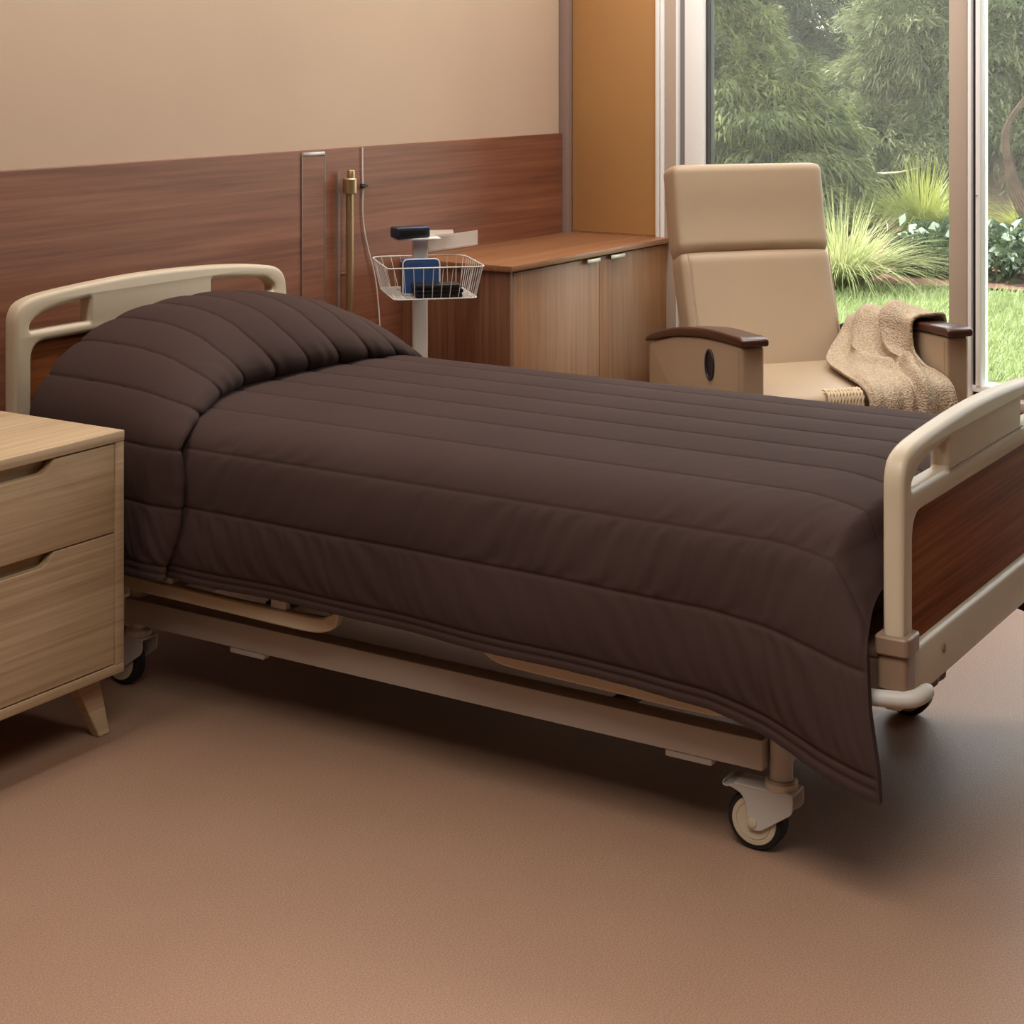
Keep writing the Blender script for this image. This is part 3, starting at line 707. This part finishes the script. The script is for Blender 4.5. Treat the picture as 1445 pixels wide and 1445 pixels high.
fold = .020*ridge(U-cen-.13, .10)-.020*ridge(U-cen, .040)+.014*ridge(U-cen+.22, .11)+.010*np.sin(U*17+V*6)*.5
fold2 = .028*ridge(V-.52-.22*U, .05)*smoothstep(.25,.5,U)*smoothstep(1.0,.8,U)
fold3 = .016*np.sin((U*2.0+V*1.2)*6.28+.8)*smoothstep(.55,.75,V)
endfade = np.minimum(1, np.minimum(U, 1-U)/.05)
T_ = 1.5*fold*smoothstep(.1,.3,V)+fold2+np.maximum(fold3, -.004)
Aout = A+NB*(np.maximum(T_, -.004)*endfade+.010)[..., None]; Ain = A+NB*.001
cb(MB().shell(Aout, Aout-NB*.008), 'blanket_cloth', M['knit'], TB, angle=80)
# rolled binding along the near edge and ribbed fringe end on the seat
e = Aout[-1, 20:]; cb(MB().tube([tuple(p) for p in e[::2]], .0055, 8), 'edge_binding', M['knit'], TB)
fr_ = MB()
for k in range(11):
    x = -.098+.0112*k; dz_ = .004*math.sin(k*1.9)
    P, _ = spline([(x+.006, .050, .474+.004),(x+.003,.020,.4755+.004+dz_*.3),(x,-.006,.466),(x-.004,-.016,.43),(x-.005,-.018,.37)], 18)
    for q in range(2): fr_.tube([(p[0]+.003*math.cos(i*1.3+PI*q), p[1], p[2]+.002*math.sin(i*1.3+PI*q)) for i, p in enumerate(P)], .0034, 6)
cb(fr_, 'fringe', M['wool'], TB)['label'] = 'cream ribbed fringe end'

# ------------------------------------------------------------------ equipment stand with basket
SP = (4.431, 3.095, 0); SR = math.radians(-44.5)
st = thing('basket_stand', 'white column stand with a wire basket between bed and cabinet', 'equipment stand', SP, SR)
def sb(mb, name, m, par=None, **k): return mb.build(name, m, par or st, world=False, **k)
sb(MB().box(-.037, .0095, .205, .232, .07, .938, .006), 'column', M['white'])
b = MB(); b.box(-.22,.17,.205,.232,.035,.06,.006); b.box(-.04,-.01,.05,.40,.035,.06,.006); b.lathe([(.05,.055),(.045,.072)], (-.025,.218,0), 'z', 24)
for q in ((-.21,.218),(.16,.218),(-.025,.06),(-.025,.39)): b.lathe([(.016,0),(.018,.004),(.018,.036)], (q[0],q[1],0), 'z', 14)
sb(b, 'base', M['white'])
def rrect(x0, x1, y0, y1, r, z, n=5): return [(p[0], p[1], z) for p in round_poly([(x0,y0),(x1,y0),(x1,y1),(x0,y1)], r, n)]
bk = MB(); zr, zb_ = .866, .768
bk.tube(rrect(-.152,.152,.0,.345,[.02,.03,.07,.05],zr), .0022, 8, True); bk.tube(rrect(-.128,.132,.02,.325,.03,zb_), .0022, 8, True)
basket = sb(bk, 'wire_basket', M['white']); basket['label'] = 'open white wire basket'
def edge_lines(A, B):
    w_ = MB(); la = np.array(A+[A[0]]); lb = np.array(B+[B[0]])
    def samp(l, n):
        d = np.concatenate([[0], np.cumsum(np.linalg.norm(np.diff(l, axis=0), axis=1))]); q = np.linspace(0, d[-1], n, endpoint=False); return np.stack([np.interp(q, d, l[:, i]) for i in range(3)], 1)
    n = 40; a, b_ = samp(la, n), samp(lb, n)
    for k in range(n): w_.tube([tuple(a[k]), tuple(b_[k])], .0011, 6)
    return w_
w_ = edge_lines(rrect(-.152,.152,.0,.345,[.02,.03,.07,.05],zr), rrect(-.128,.132,.02,.325,.03,zb_))
sb(w_, 'upright_wires', M['white'], basket)
g = MB()
for k in range(11): x = -.115+.0235*k; g.tube([(x,.02,zb_),(x,.325,zb_)], .0013, 6)
for k in range(13): y = .035+.023*k; g.tube([(-.128,y,zb_-.001),(.132,y,zb_-.001)], .0013, 6)
sb(g, 'floor_grid', M['white'], basket)
b = MB(); b.box(-.03,-.02,.19,.206,.80,.84); sb(b, 'basket_clip', M['white'], basket)
# head plate and pale trays
hd = sb(MB().box(-.098,.045,.165,.30,.934,.940,.002), 'head_plate', M['white'])
b = MB(); b.prism([(.0,.20),(.015,.35),(.12,.36),(.10,.24)], .9405, .947, 'xy'); sb(b, 'upper_tray', M['acrylic'], hd)['label'] = 'frosted acrylic tray'
b = MB(); b.prism([(.01,.205),(.213,.405),(.209,.409),(.006,.209)], .896, .938, 'xy'); b.prism([(.0,.205),(.213,.405),(.200,.418),(-.01,.22)], .890, .8955, 'xy'); sb(b, 'lower_tray', M['acrylic'], hd)['label'] = 'frosted acrylic side tray'
# device on the head plate
cq, sq = math.cos(SR), math.sin(SR); dx_, dy_ = -.050, .190
dv = thing('handheld_reader', 'small navy reader device lying on top of the white column stand', 'device', (SP[0]+cq*dx_-sq*dy_, SP[1]+sq*dx_+cq*dy_, .9405), SR+.22)
b = MB(); b.box(-.058,.058,-.028,.028,.0,.036,.007,3); body = sb(b, 'device_body', M['navy'], dv)
sb(MB().box(-.046,.044,-.0295,-.026,.007,.027,.002), 'display_window', M['black'], body)
# things in the basket
pc = thing('blue_pouch', 'blue upright pouch with pale piping in the wire basket', 'pouch', SP, SR)
poly = round_poly([(-.086,.772),(.030,.772),(.030,.880),(-.086,.880)], [.006,.006,.018,.018], 6)
sb(MB().outline([[(p[0]+.028, p[1]-.826) for p in poly]], .045, .006, lambda a, b_, c_: (-.028+a, .135+c_, .826+b_)), 'pouch_body', M['blue'], pc)
sb(MB().tube([(p[0], .114, p[1]) for p in round_poly([(-.086,.772),(.030,.772),(.030,.880),(-.086,.880)], [.006,.006,.018,.018], 6)], .0024, 6, True), 'piping', M['white'], pc)
for k, (dx, z0_, z1_, lab) in enumerate(((.012,.7705,.784,'lowest black case in the stack inside the wire basket'),(.015,.7845,.7965,'middle black case in the stack inside the wire basket'),(.010,.797,.810,'topmost black case in the stack inside the wire basket'))):
    c_ = thing('flat_case', lab, 'case', SP, SR, 'black cases in the wire basket')
    bd = sb(MB().box(-.072+dx,.072+dx,.022,.108,z0_,z1_,.003), 'case_body', M['black'], c_)
    sb(MB().box(-.0735+dx,.0735+dx,.0205,.1095,z0_+.0055,z0_+.0072), 'lid_seam', M['navy'], bd)

# ------------------------------------------------------------------ garden
GZ = 0.0
def ground(name, pts, z, m, label):
    o = MB().add([(p[0], p[1], z) for p in pts], [tuple(range(len(pts)))]).build(name, m, smooth=False); return struct(o, label)
ground('ground_lawn', [(WX+.17,-14),(14,-14),(14,20),(WX+.17,20)], GZ-.03, M['lawn'], 'lawn ground outside the window')
edge_pts = [(10.6,20),(10.7,9),(10.95,6),(11.25,4.6),(11.5,4.0),(11.6,3.6),(11.5,2.5),(11.6,0),(11.2,-14)]
ground('ground_mulch', edge_pts+[(60,-14),(60,40),(10.6,40)], GZ-.012, M['mulch'], 'red brown mulch bed at the garden back')
def blades(P, H, W, lean, droop, nseg=3, dirs=None, cup=0):
    """many tapering curved leaf strips as arrays of vertices and quads"""
    n = len(P); az = rng.random(n)*2*PI if dirs is None else dirs
    d = np.stack([np.cos(az), np.sin(az), np.zeros(n)], 1); sdir = np.stack([-np.sin(az), np.cos(az), np.zeros(n)], 1)
    V = []; 
    for i in range(nseg+1):
        t = i/nseg
        c_ = P+d*(lean*t+droop*.5*t*t)[:, None]*H[:, None]+np.stack([np.zeros(n), np.zeros(n), H*(t*(1-.35*np.minimum(lean,1.5)*0)-droop*.55*t*t*t)], 1)
        w = W*(1-t)**.7*(.6+.4*np.sin(PI*min(t+.25,1))) if i < nseg else W*.04
        V.append(c_-sdir*w[:, None]*.5); V.append(c_+sdir*w[:, None]*.5)
    V = np.stack(V, 1); m_ = 2*(nseg+1); base_ = (np.arange(n)*m_)[:, None]
    F = np.concatenate([base_+np.array([2*i,2*i+1,2*i+3,2*i+2])[None, :] for i in range(nseg)], 0)
    return V.reshape(-1, 3), F
def raw(name, V, F, m, parent=None):
    me = bpy.data.meshes.new(name); nv, nf = len(V), len(F)
    if parent is not None: V = V-np.array(parent.location)
    me.vertices.add(nv); me.vertices.foreach_set('co', V.astype(np.float32).ravel())
    k = F.shape[1]; me.loops.add(nf*k); me.loops.foreach_set('vertex_index', F.astype(np.int32).ravel())
    me.polygons.add(nf); me.polygons.foreach_set('loop_start', (np.arange(nf)*k).astype(np.int32)); me.update(calc_edges=True)
    me.polygons.foreach_set('use_smooth', np.ones(nf, dtype=bool)); me.materials.append(m)
    o = bpy.data.objects.new(name, me); C.objects.link(o)
    if parent is not None: o.parent = parent
    return o
# lawn blades
n = 52000; xy = np.stack([rng.uniform(7.6, 11.5, n), rng.uniform(.2, 6.2, n)], 1)
keep = xy[:, 0] < np.interp(xy[:, 1], [0,2.5,3.6,4,4.6,6,9], [11.6,11.5,11.6,11.5,11.25,10.95,10.7]); xy = xy[keep]; n = len(xy)
V, F = blades(np.c_[xy, np.full(n, GZ-.03)], rng.uniform(.035,.085,n), rng.uniform(.006,.011,n), rng.uniform(.1,.7,n), rng.uniform(.1,.6,n), 2)
tag(raw('lawn_grass', V, F, M['turf']), 'bright green lawn grass between the window and the mulch bed', 'grass', None, 'stuff')
# ornamental grass clumps
def clump(name, x, y, H, spread, n, m, label, seeds=0, group='ornamental grasses in the mulch bed'):
    t = thing(name, label, 'ornamental grass', (x, y, GZ-.012), 0, group)
    az = rng.random(n)*2*PI; rr = .07*np.sqrt(rng.random(n))*spread*2
    P = np.stack([x+rr*np.cos(az), y+rr*np.sin(az), np.full(n, GZ-.012)], 1)
    ln = rng.random(n)**.7*spread*1.75; hh = H*rng.uniform(.75,1.1,n)*(1-.42*np.clip(ln/(spread*1.75),0,1)); dr = rng.uniform(.7,1.1,n)*np.clip(ln/spread, .1, 1.65)
    V, F = blades(P, hh, rng.uniform(.010,.018,n), ln, dr, 6, az+rng.normal(0,.25,n)); raw('leaf_blades', V, F, m, t)
    if seeds:
        az = rng.random(seeds)*2*PI; P = np.stack([x+.03*np.cos(az), y+.03*np.sin(az), np.full(seeds, GZ-.01)], 1)
        V, F = blades(P, H*rng.uniform(1.1,1.5,seeds), np.full(seeds,.005), rng.random(seeds)*.5, np.full(seeds,.15), 5, az); raw('flower_stalks', V, F, m, t)
clump('fountain_grass', 11.20, 4.52, .68, .95, 900, M['straw'], 'pale fountain grass tuft standing alone at the lawn edge', 14)
clump('fountain_grass', 14.6, 5.15, .82, .7, 900, M['lime'], 'lime fountain grass clump just left of the window mullion', 0)
clump('fountain_grass', 15.5, 6.15, .58, .8, 700, M['lime'], 'lower lime grass clump behind the pale fountain grass', 0)
clump('fountain_grass', 15.9, 6.85, .5, .8, 500, M['lime'], 'small lime grass tuft nearest the recliner headrest', 0)
clump('fountain_grass', 15.6, 4.55, .45, .8, 260, M['lime'], 'sparse lime grass tuft behind the white leaved plant', 0)
# leaf clouds for shrubs and trees
def leafcloud(pts, nrm, L, W, hang, jitter=.5):
    """pointed leaf sprays at pts, growing out along nrm and bending down by hang"""
    n = len(pts); d = nrm+rng.normal(0, jitter, (n, 3)); d[:, 2] -= hang; d /= np.linalg.norm(d, axis=1, keepdims=True)
    up = rng.normal(0, 1, (n, 3)); s_ = np.cross(d, up); s_ /= np.linalg.norm(s_, axis=1, keepdims=True)
    L = L[:, None]; W = W[:, None]; nrmd = np.cross(s_, d)
    mid = pts+d*L*.45+nrmd*L*.06
    tip = pts+d*L-np.array([0,0,1.])*L*.22
    V = np.stack([pts, mid-s_*W*.5, tip, mid+s_*W*.5], 1).reshape(-1, 3)
    return V, (np.arange(n)*4)[:, None]+np.array([[0,1,2,3]])
def lobes_points(lobes, n):
    vol = np.array([l[3]*l[4]+l[3]*l[5] for l in lobes]); cnt = (n*vol/vol.sum()).astype(int); P = []; N = []
    for l, k in zip(lobes, cnt):
        v = rng.normal(0, 1, (k, 3)); v /= np.linalg.norm(v, axis=1, keepdims=True)
        v[:, 2] = np.where(rng.random(k) < .80, np.abs(v[:, 2]), v[:, 2])
        r = rng.uniform(.62, 1.0, k)**.6
        wob = 1+.20*np.sin(v[:, 0]*6+l[0])+.18*np.sin(v[:, 1]*8+l[1])+.16*np.sin(v[:, 2]*7+l[2])
        P.append(np.array(l[:3])+v*np.array(l[3:6])*(r*wob)[:, None]); N.append(v)
    return np.concatenate(P), np.concatenate(N)
def tree(name, base_, lobes, n, L, W, hang, m, label, trunk_r, group='trees behind the mulch bed', cat='tree', branches=True):
    t = thing(name, label, cat, base_, 0, group)
    P, N = lobes_points(lobes, n); V, F = leafcloud(P, N, rng.uniform(.6,1.25,len(P))*L, rng.uniform(.6,1.3,len(P))*W, hang)
    V[:, 2] = np.maximum(V[:, 2], base_[2]+.01)
    raw('foliage', V, F, m, t)
    top = .68*max(l[2] for l in lobes); b = MB()
    P_, _ = spline([(base_[0], base_[1], base_[2]-.02), (base_[0]+.05, base_[1]-.04, base_[2]+top*.35), (base_[0]-.04, base_[1]+.05, base_[2]+top*.7), (base_[0], base_[1], base_[2]+top)], 14)
    b.tube(P_, list(np.linspace(trunk_r, trunk_r*.3, 14)), 10)
    if branches:
        for l in lobes[:9]:
            q = np.array([base_[0], base_[1], max(l[2]-.5*l[5]-.3, base_[2]+.3)]); P_, _ = spline([q, .5*(q+np.array(l[:3]))+np.array([0,0,.12]), np.array(l[:3])], 8)
            b.tube(P_, list(np.linspace(trunk_r*.4, trunk_r*.12, 8)), 6)
    b.build('trunk', M['bark'], t)
    return t
def at(u, d):
    """a ground direction given as lateral slope u at depth d, in room axes"""
    l = (u-722.5)/2494*d; return .8434*d+.5373*l, .5373*d-.8434*l
def mk_lobes(u, d, spec):
    out = []
    for du, z, r, rz in spec:
        x, y = at(u+du, d+rng.uniform(-.6,.6)); out.append((x, y, z, r, r, rz))
    return out
def grow(u, d, spec, *a, **k):
    x, y = at(u, d); return tree(a[0], (x, y, GZ-.012), mk_lobes(u, d, spec), *a[1:], **k)
grow(1075, 16.2, [(-75,1.95,.45,.36),(-28,1.58,.42,.36),(-70,1.22,.5,.4),(-5,.86,.70,.60),(75,.72,.42,.42),(35,.50,.6,.5),(-60,.5,.7,.5),(95,.30,.4,.35),(0,.08,.9,.35),(-92,2.6,.5,.45)], 'weeping_conifer', 90000, .115, .018, .85, M['conifer'], 'sunlit weeping conifer filling the left of the window above the headrest', .09)
grow(1035, 19.5, [(-60,3.2,.8,.7),(10,2.6,.8,.7),(60,2.0,.75,.7),(45,2.9,.7,.7),(10,3.9,.8,.8),(-30,1.6,1.,.9),(30,1.1,1.0,.9),(0,4.6,.7,.8),(70,1.1,.7,.7)], 'dark_conifer', 70000, .13, .020, .6, M['fir'], 'dark conifer rising behind the weeping conifer', .14)
grow(1265, 17.5, [(5,1.85,.45,.45),(55,1.55,.5,.5),(-12,1.30,.45,.5),(25,1.0,.62,.55),(75,.9,.6,.6),(-35,.65,.5,.45),(0,.5,.9,.5),(70,2.2,.55,.5),(45,2.8,.55,.5)], 'bushy_evergreen', 80000, .10, .016, .4, M['olive'], 'hazy olive evergreen just left of the window mullion', .09)
grow(1420, 17.5, [(0,2.0,.6,.5),(-40,1.5,.5,.5),(45,1.6,.6,.6),(10,1.1,.7,.5),(-30,2.6,.6,.6),(40,2.8,.7,.6),(-45,.8,.45,.5),(60,.7,.6,.6)], 'broad_evergreen', 70000, .085, .022, .3, M['olive'], 'broad evergreen in the right pane beyond the mullion', .1)
grow(1180, 27, [(-60,2.2,1.,.9),(0,2.4,1.,1.0),(60,2.1,1.,.9),(0,1.2,1.3,1.0),(70,1.1,1.2,1.),(-70,1.1,1.2,1.0),(-20,3.6,1.1,.9),(50,3.5,1.1,.9)], 'far_tree', 4200, .24, .08, .2, M['pale'], 'far tree glimpsed between the evergreens, haze painted into its pale leaves', .16)
grow(1340, 25, [(-50,2.6,1.,.9),(20,2.9,1.,.9),(80,2.5,1.,.9),(0,1.5,1.3,1.0),(90,1.3,1.2,1.),(-60,1.2,1.1,1.0),(20,4.,1.1,.9)], 'far_tree', 13000, .32, .09, .2, M['olive'], 'far tree directly behind the window mullion', .16)
grow(1500, 23, [(-50,2.6,1.,.9),(20,2.9,1.,.9),(-80,1.5,1.,.9),(0,1.5,1.3,1.0),(90,1.3,1.2,1.)], 'far_tree', 11000, .3, .09, .2, M['fir'], 'far tree at the right edge of the right pane', .16)
grow(960, 22, [(-50,2.6,1.,.9),(20,2.9,1.,.9),(40,1.5,1.,.9),(-40,1.5,1.3,1.0)], 'far_tree', 9000, .3, .09, .3, M['fir'], 'far dark tree behind the white window stile', .16)
# dark understory hedge shrubs
for u, d, lab in ((1150, 18.6, 'dark low shrub under the weeping conifer beside the bare trunk'), (1215, 18.8, 'dark low shrub behind the lime grass clumps'), (1300, 18.9, 'dark low shrub under the olive evergreen'), (1400, 18.6, 'dark low shrub in the right pane under the broad evergreen')):
    grow(u, d, [(-30,.45,.5,.45),(30,.5,.5,.45),(0,.75,.5,.4),(0,.2,.7,.3)], 'understory_shrub', 14000, .10, .018, .3, M['fir'], lab, .04, group='dark shrubs under the trees', cat='shrub')
# bare trunk with broken boughs
x, y = at(1180, 16.9)
t = thing('bare_tree', 'thin bare grey trunk with broken pale boughs behind the headrest', 'tree', (x, y, GZ-.012), 0, None)
b = MB(); P_, _ = spline([(x+.03,y-.02,-.02),(x,y,.35),(x-.02,y+.02,.62),(x-.04,y+.03,.82),(x-.03,y+.03,1.02)], 16); b.tube(P_, list(np.linspace(.07,.03,16)), 10); b.build('trunk', M['bark'], t)
rx, ry = .5373, -.8434
def bough(pts, r, m=None):
    P_, _ = spline([(x+rx*a-.8434*.1, y+ry*a-.5373*.1, z) for a, z in pts], 14); MB().tube(P_, list(np.linspace(r, r*.4, 14)), 7).build('bough', m or M['straw_bark'], t)
M['straw_bark'] = varied('pale_dead_bough', lin(190,180,150), .9, .2, 20, .1)
bough([(-.02,.43),(.15,.42),(.30,.39),(.40,.335)], .022); bough([(.0,.40),(.2,.36),(.42,.30)], .014); bough([(.17,.92),(.25,.78),(.28,.60),(.36,.42)], .016); bough([(.36,.42),(.6,.44),(.85,.50)], .012); bough([(-.22,1.02),(-.05,.98),(.10,1.04)], .016); bough([(-.25,.80),(-.05,.74),(.15,.82)], .014); bough([(.30,.36),(.36,.30),(.43,.24)], .018)
# twisted trunk in the right pane
x, y = at(1455, 15.2)
t = thing('twisted_vine', 'twisted brown vine trunk leaning in the right pane', 'vine', (x, y, GZ-.012), 0, None)
b = MB()
for k in range(5):
    o_ = .03*k
    P_, _ = spline([(x+rx*(.14-o_), y+ry*(.14-o_), -.02),(x+rx*(-.06-o_*.8), y+ry*(-.06-o_*.8), .30),(x+rx*(-.17-o_*.4), y+ry*(-.17-o_*.4), .62),(x+rx*(-.19-.01*k), y+ry*(-.19-.01*k), .92),(x+rx*(-.05+.03*k), y+ry*(-.05+.03*k), 1.15+.05*k)], 18); b.tube(P_, list(np.linspace(.020,.008,18)), 7)
b.build('stems', M['bark'], t)
x, y = at(1415, 17.0)
t = thing('root_stump', 'red brown root mound in the right pane behind the white leaved plant', 'stump', (x, y, GZ-.012), 0, None)
b = MB(); b.lathe([(.55,-.02),(.42,.10),(.22,.22),(.13,.42),(.10,.62),(.07,.70)], (x,y,GZ), 'z', 14); b.build('stump_body', M['bark'], t)
# dark round shrub and white leaved plant
x, y = at(1318, 12.55)
t = thing('low_shrub', 'dark green rounded shrub at the lawn edge beside the mullion', 'shrub', (x, y, GZ-.012), 0, None)
P, N = lobes_points([(x,y,.10,.26,.26,.20),(x+.10,y-.17,.10,.22,.22,.16),(x-.05,y+.10,.09,.17,.17,.13)], 5200); P[:, 2] = np.maximum(P[:, 2], 0)
V, F = leafcloud(P, N, rng.uniform(.05,.10,len(P)), rng.uniform(.02,.04,len(P)), .1, .6); V[:, 2] = np.maximum(V[:, 2], -.01); raw('foliage', V, F, M['shrub'], t)
n = 16; P = np.stack([x-.06+rng.normal(0,.10,n)*.55, y+.02+rng.normal(0,.14,n), rng.uniform(.26,.31,n)], 1); V, F = leafcloud(P, np.tile([.3,-.6,.25],(n,1)), rng.uniform(.10,.15,n), rng.uniform(.05,.07,n), 0, .5)
raw('pale_leaves', V, F, M['silver'], t)['label'] = 'pale silvery top leaves'
def broad_leaves(P, d, L, W):
    """broad pointed leaves with a folded midrib"""
    n = len(P); d = d/np.linalg.norm(d, axis=1, keepdims=True); s_ = np.cross(d, np.array([-.55,-.35,.75])+rng.normal(0,.22,(n,3))); s_ /= np.linalg.norm(s_, axis=1, keepdims=True); u = np.cross(s_, d)
    V = []
    for t_, w_, h in ((0,0,0),(.25,.8,.03),(.5,1,.04),(.78,.6,.0),(1,0,-.08)):
        c_ = P+d*(L*t_)[:, None]+u*(L*h)[:, None]
        V += [c_-s_*(W*w_*.5)[:, None]+u*(W*.12*w_)[:, None], c_, c_+s_*(W*w_*.5)[:, None]+u*(W*.12*w_)[:, None]]
    V = np.stack(V, 1).reshape(-1, 3); b0 = (np.arange(n)*15)[:, None]; F = []
    for i in range(4):
        for k in range(2): F.append(b0+np.array([[3*i+k,3*i+k+1,3*(i+1)+k+1,3*(i+1)+k]]))
    return V, np.concatenate(F)
x, y = at(1424, 12.3)
t = thing('white_leaf_plant', 'plant with large silvery white leaves at the lawn edge in the right pane', 'plant', (x, y, GZ-.012), 0, None)
P, N = lobes_points([(x,y,.10,.34,.34,.22)], 1500); P[:, 2] = np.maximum(P[:, 2], .01); V, F = leafcloud(P, N, rng.uniform(.06,.11,len(P)), rng.uniform(.025,.045,len(P)), .1, .6); V[:, 2] = np.maximum(V[:, 2], -.01); raw('under_foliage', V, F, M['shrub'], t)
n = 170; v = rng.normal(0,1,(n,3)); v[:, 2] = np.abs(v[:, 2]); v /= np.linalg.norm(v, axis=1, keepdims=True)
P = np.array([x,y,.06])+v*np.array([.30,.30,.24])*rng.uniform(.75,1.05,(n,1)); d = v*np.array([1,1,.25])+rng.normal(0,.5,(n,3))*np.array([1,1,.25])
V, F = broad_leaves(P, d, rng.uniform(.11,.18,n), rng.uniform(.05,.08,n)); raw('leaves', V, F, M['silver'], t)
b = MB()
for k in range(0, n, 5): P_, _ = spline([(x,y,-.02), .5*(np.array([x,y,0])+P[k])+np.array([0,0,.06]), P[k]], 6); b.tube(P_, .006, 5)
b.build('stalks', M['shrub'], t)

# thin summer haze over the far garden
m = bpy.data.materials.new('garden_haze'); m.use_nodes = True; nt = m.node_tree; nt.nodes.remove(nt.nodes['Principled BSDF'])
vs0 = nd(m, 'ShaderNodeVolumeScatter', Density=.0062, Anisotropy=.3); vs0.inputs['Color'].default_value = (1,.98,.84,1); lk(m, vs0.outputs[0], nt.nodes['Material Output'].inputs['Volume'])
hz = MB().box(8.5, 45, -12, 38, .3, 9).build('garden_haze', m, smooth=False); hz['kind'] = 'stuff'; hz['label'] = 'thin bright haze hanging among the garden trees'; hz['category'] = 'haze'
# ------------------------------------------------------------------ light
def area(name, loc, size, power, col, rot=(0,0,0)):
    l = bpy.data.lights.new(name, 'AREA'); l.shape = 'RECTANGLE'; l.size, l.size_y = size; l.energy = power; l.color = col
    o = bpy.data.objects.new(name, l); C.objects.link(o); o.location = loc; o.rotation_euler = rot; return o
warm = (1, .965, .91)
area('ceiling_and_fill_light', (3.6, 2.85, ZC-.03), (4.6, .35), 62, warm)
area('ceiling_and_fill_light', (1.3, .9, ZC-.03), (1.4, 1.4), 50, warm).data.spread = math.radians(115)
area('ceiling_and_fill_light', (5.70, 2.62, ZC-.03), (.5, .5), 9, warm)  # added fill lamp that brightens the right cabinet door and counter
area('ceiling_and_fill_light', (5.1, 1.6, ZC-.03), (.9, .9), 19, warm).data.spread = math.radians(125)
w = bpy.data.worlds.new('sky'); bpy.context.scene.world = w; w.use_nodes = True
bg = w.node_tree.nodes['Background']
tc = w.node_tree.nodes.new('ShaderNodeTexCoord'); sx_ = w.node_tree.nodes.new('ShaderNodeSeparateXYZ'); cr = w.node_tree.nodes.new('ShaderNodeValToRGB')
w.node_tree.links.new(tc.outputs['Generated'], sx_.inputs[0]); w.node_tree.links.new(sx_.outputs['Z'], cr.inputs[0]); w.node_tree.links.new(cr.outputs[0], bg.inputs[0])
cr.color_ramp.elements[0].color = (.95,.97,.92,1); cr.color_ramp.elements[1].color = (.72,.80,.94,1)
bg.inputs['Strength'].default_value = 5.2
sun = bpy.data.lights.new('sun', 'SUN'); sun.energy = 15; sun.angle = math.radians(3); sun.color = (1,.95,.85)
so = bpy.data.objects.new('sun', sun); C.objects.link(so)
so.rotation_euler = Vector((.10,.72,1.05)).to_track_quat('Z', 'Y').to_euler()
# daylight portals at the panes
p = area('window_portal', (WX+.12, 1.5, 1.4), (2.1, 3.1), 1, (1,1,1), (0, -PI/2, 0)); p.data.cycles.is_portal = True
p.rotation_euler = Vector((1,0,0)).to_track_quat('Z', 'Y').to_euler(); p.data.size, p.data.size_y = 3.1, 2.1

# ------------------------------------------------------------------ camera
cam = bpy.data.cameras.new('camera'); co = bpy.data.objects.new('camera', cam); C.objects.link(co)
co.location = (0,0,1.5); fw = Vector((.8434,.5373,0)); co.rotation_euler = fw.to_track_quat('-Z', 'Y').to_euler()
cam.sensor_width = 36; cam.lens = 36*2494/1445; cam.shift_y = -(722.5-85)/1445; cam.clip_start = .05; cam.clip_end = 200
sc = bpy.context.scene; sc.camera = co
vs_ = sc.view_settings; vs_.view_transform = 'Standard'; vs_.look = 'None'; vs_.gamma = 1; vs_.use_curve_mapping = False; vs_.exposure = 0
sc.cycles.use_denoising = True; sc.cycles.max_bounces = 10; sc.cycles.diffuse_bounces = 5; sc.cycles.transparent_max_bounces = 12
sc.cycles.sample_clamp_indirect = 6
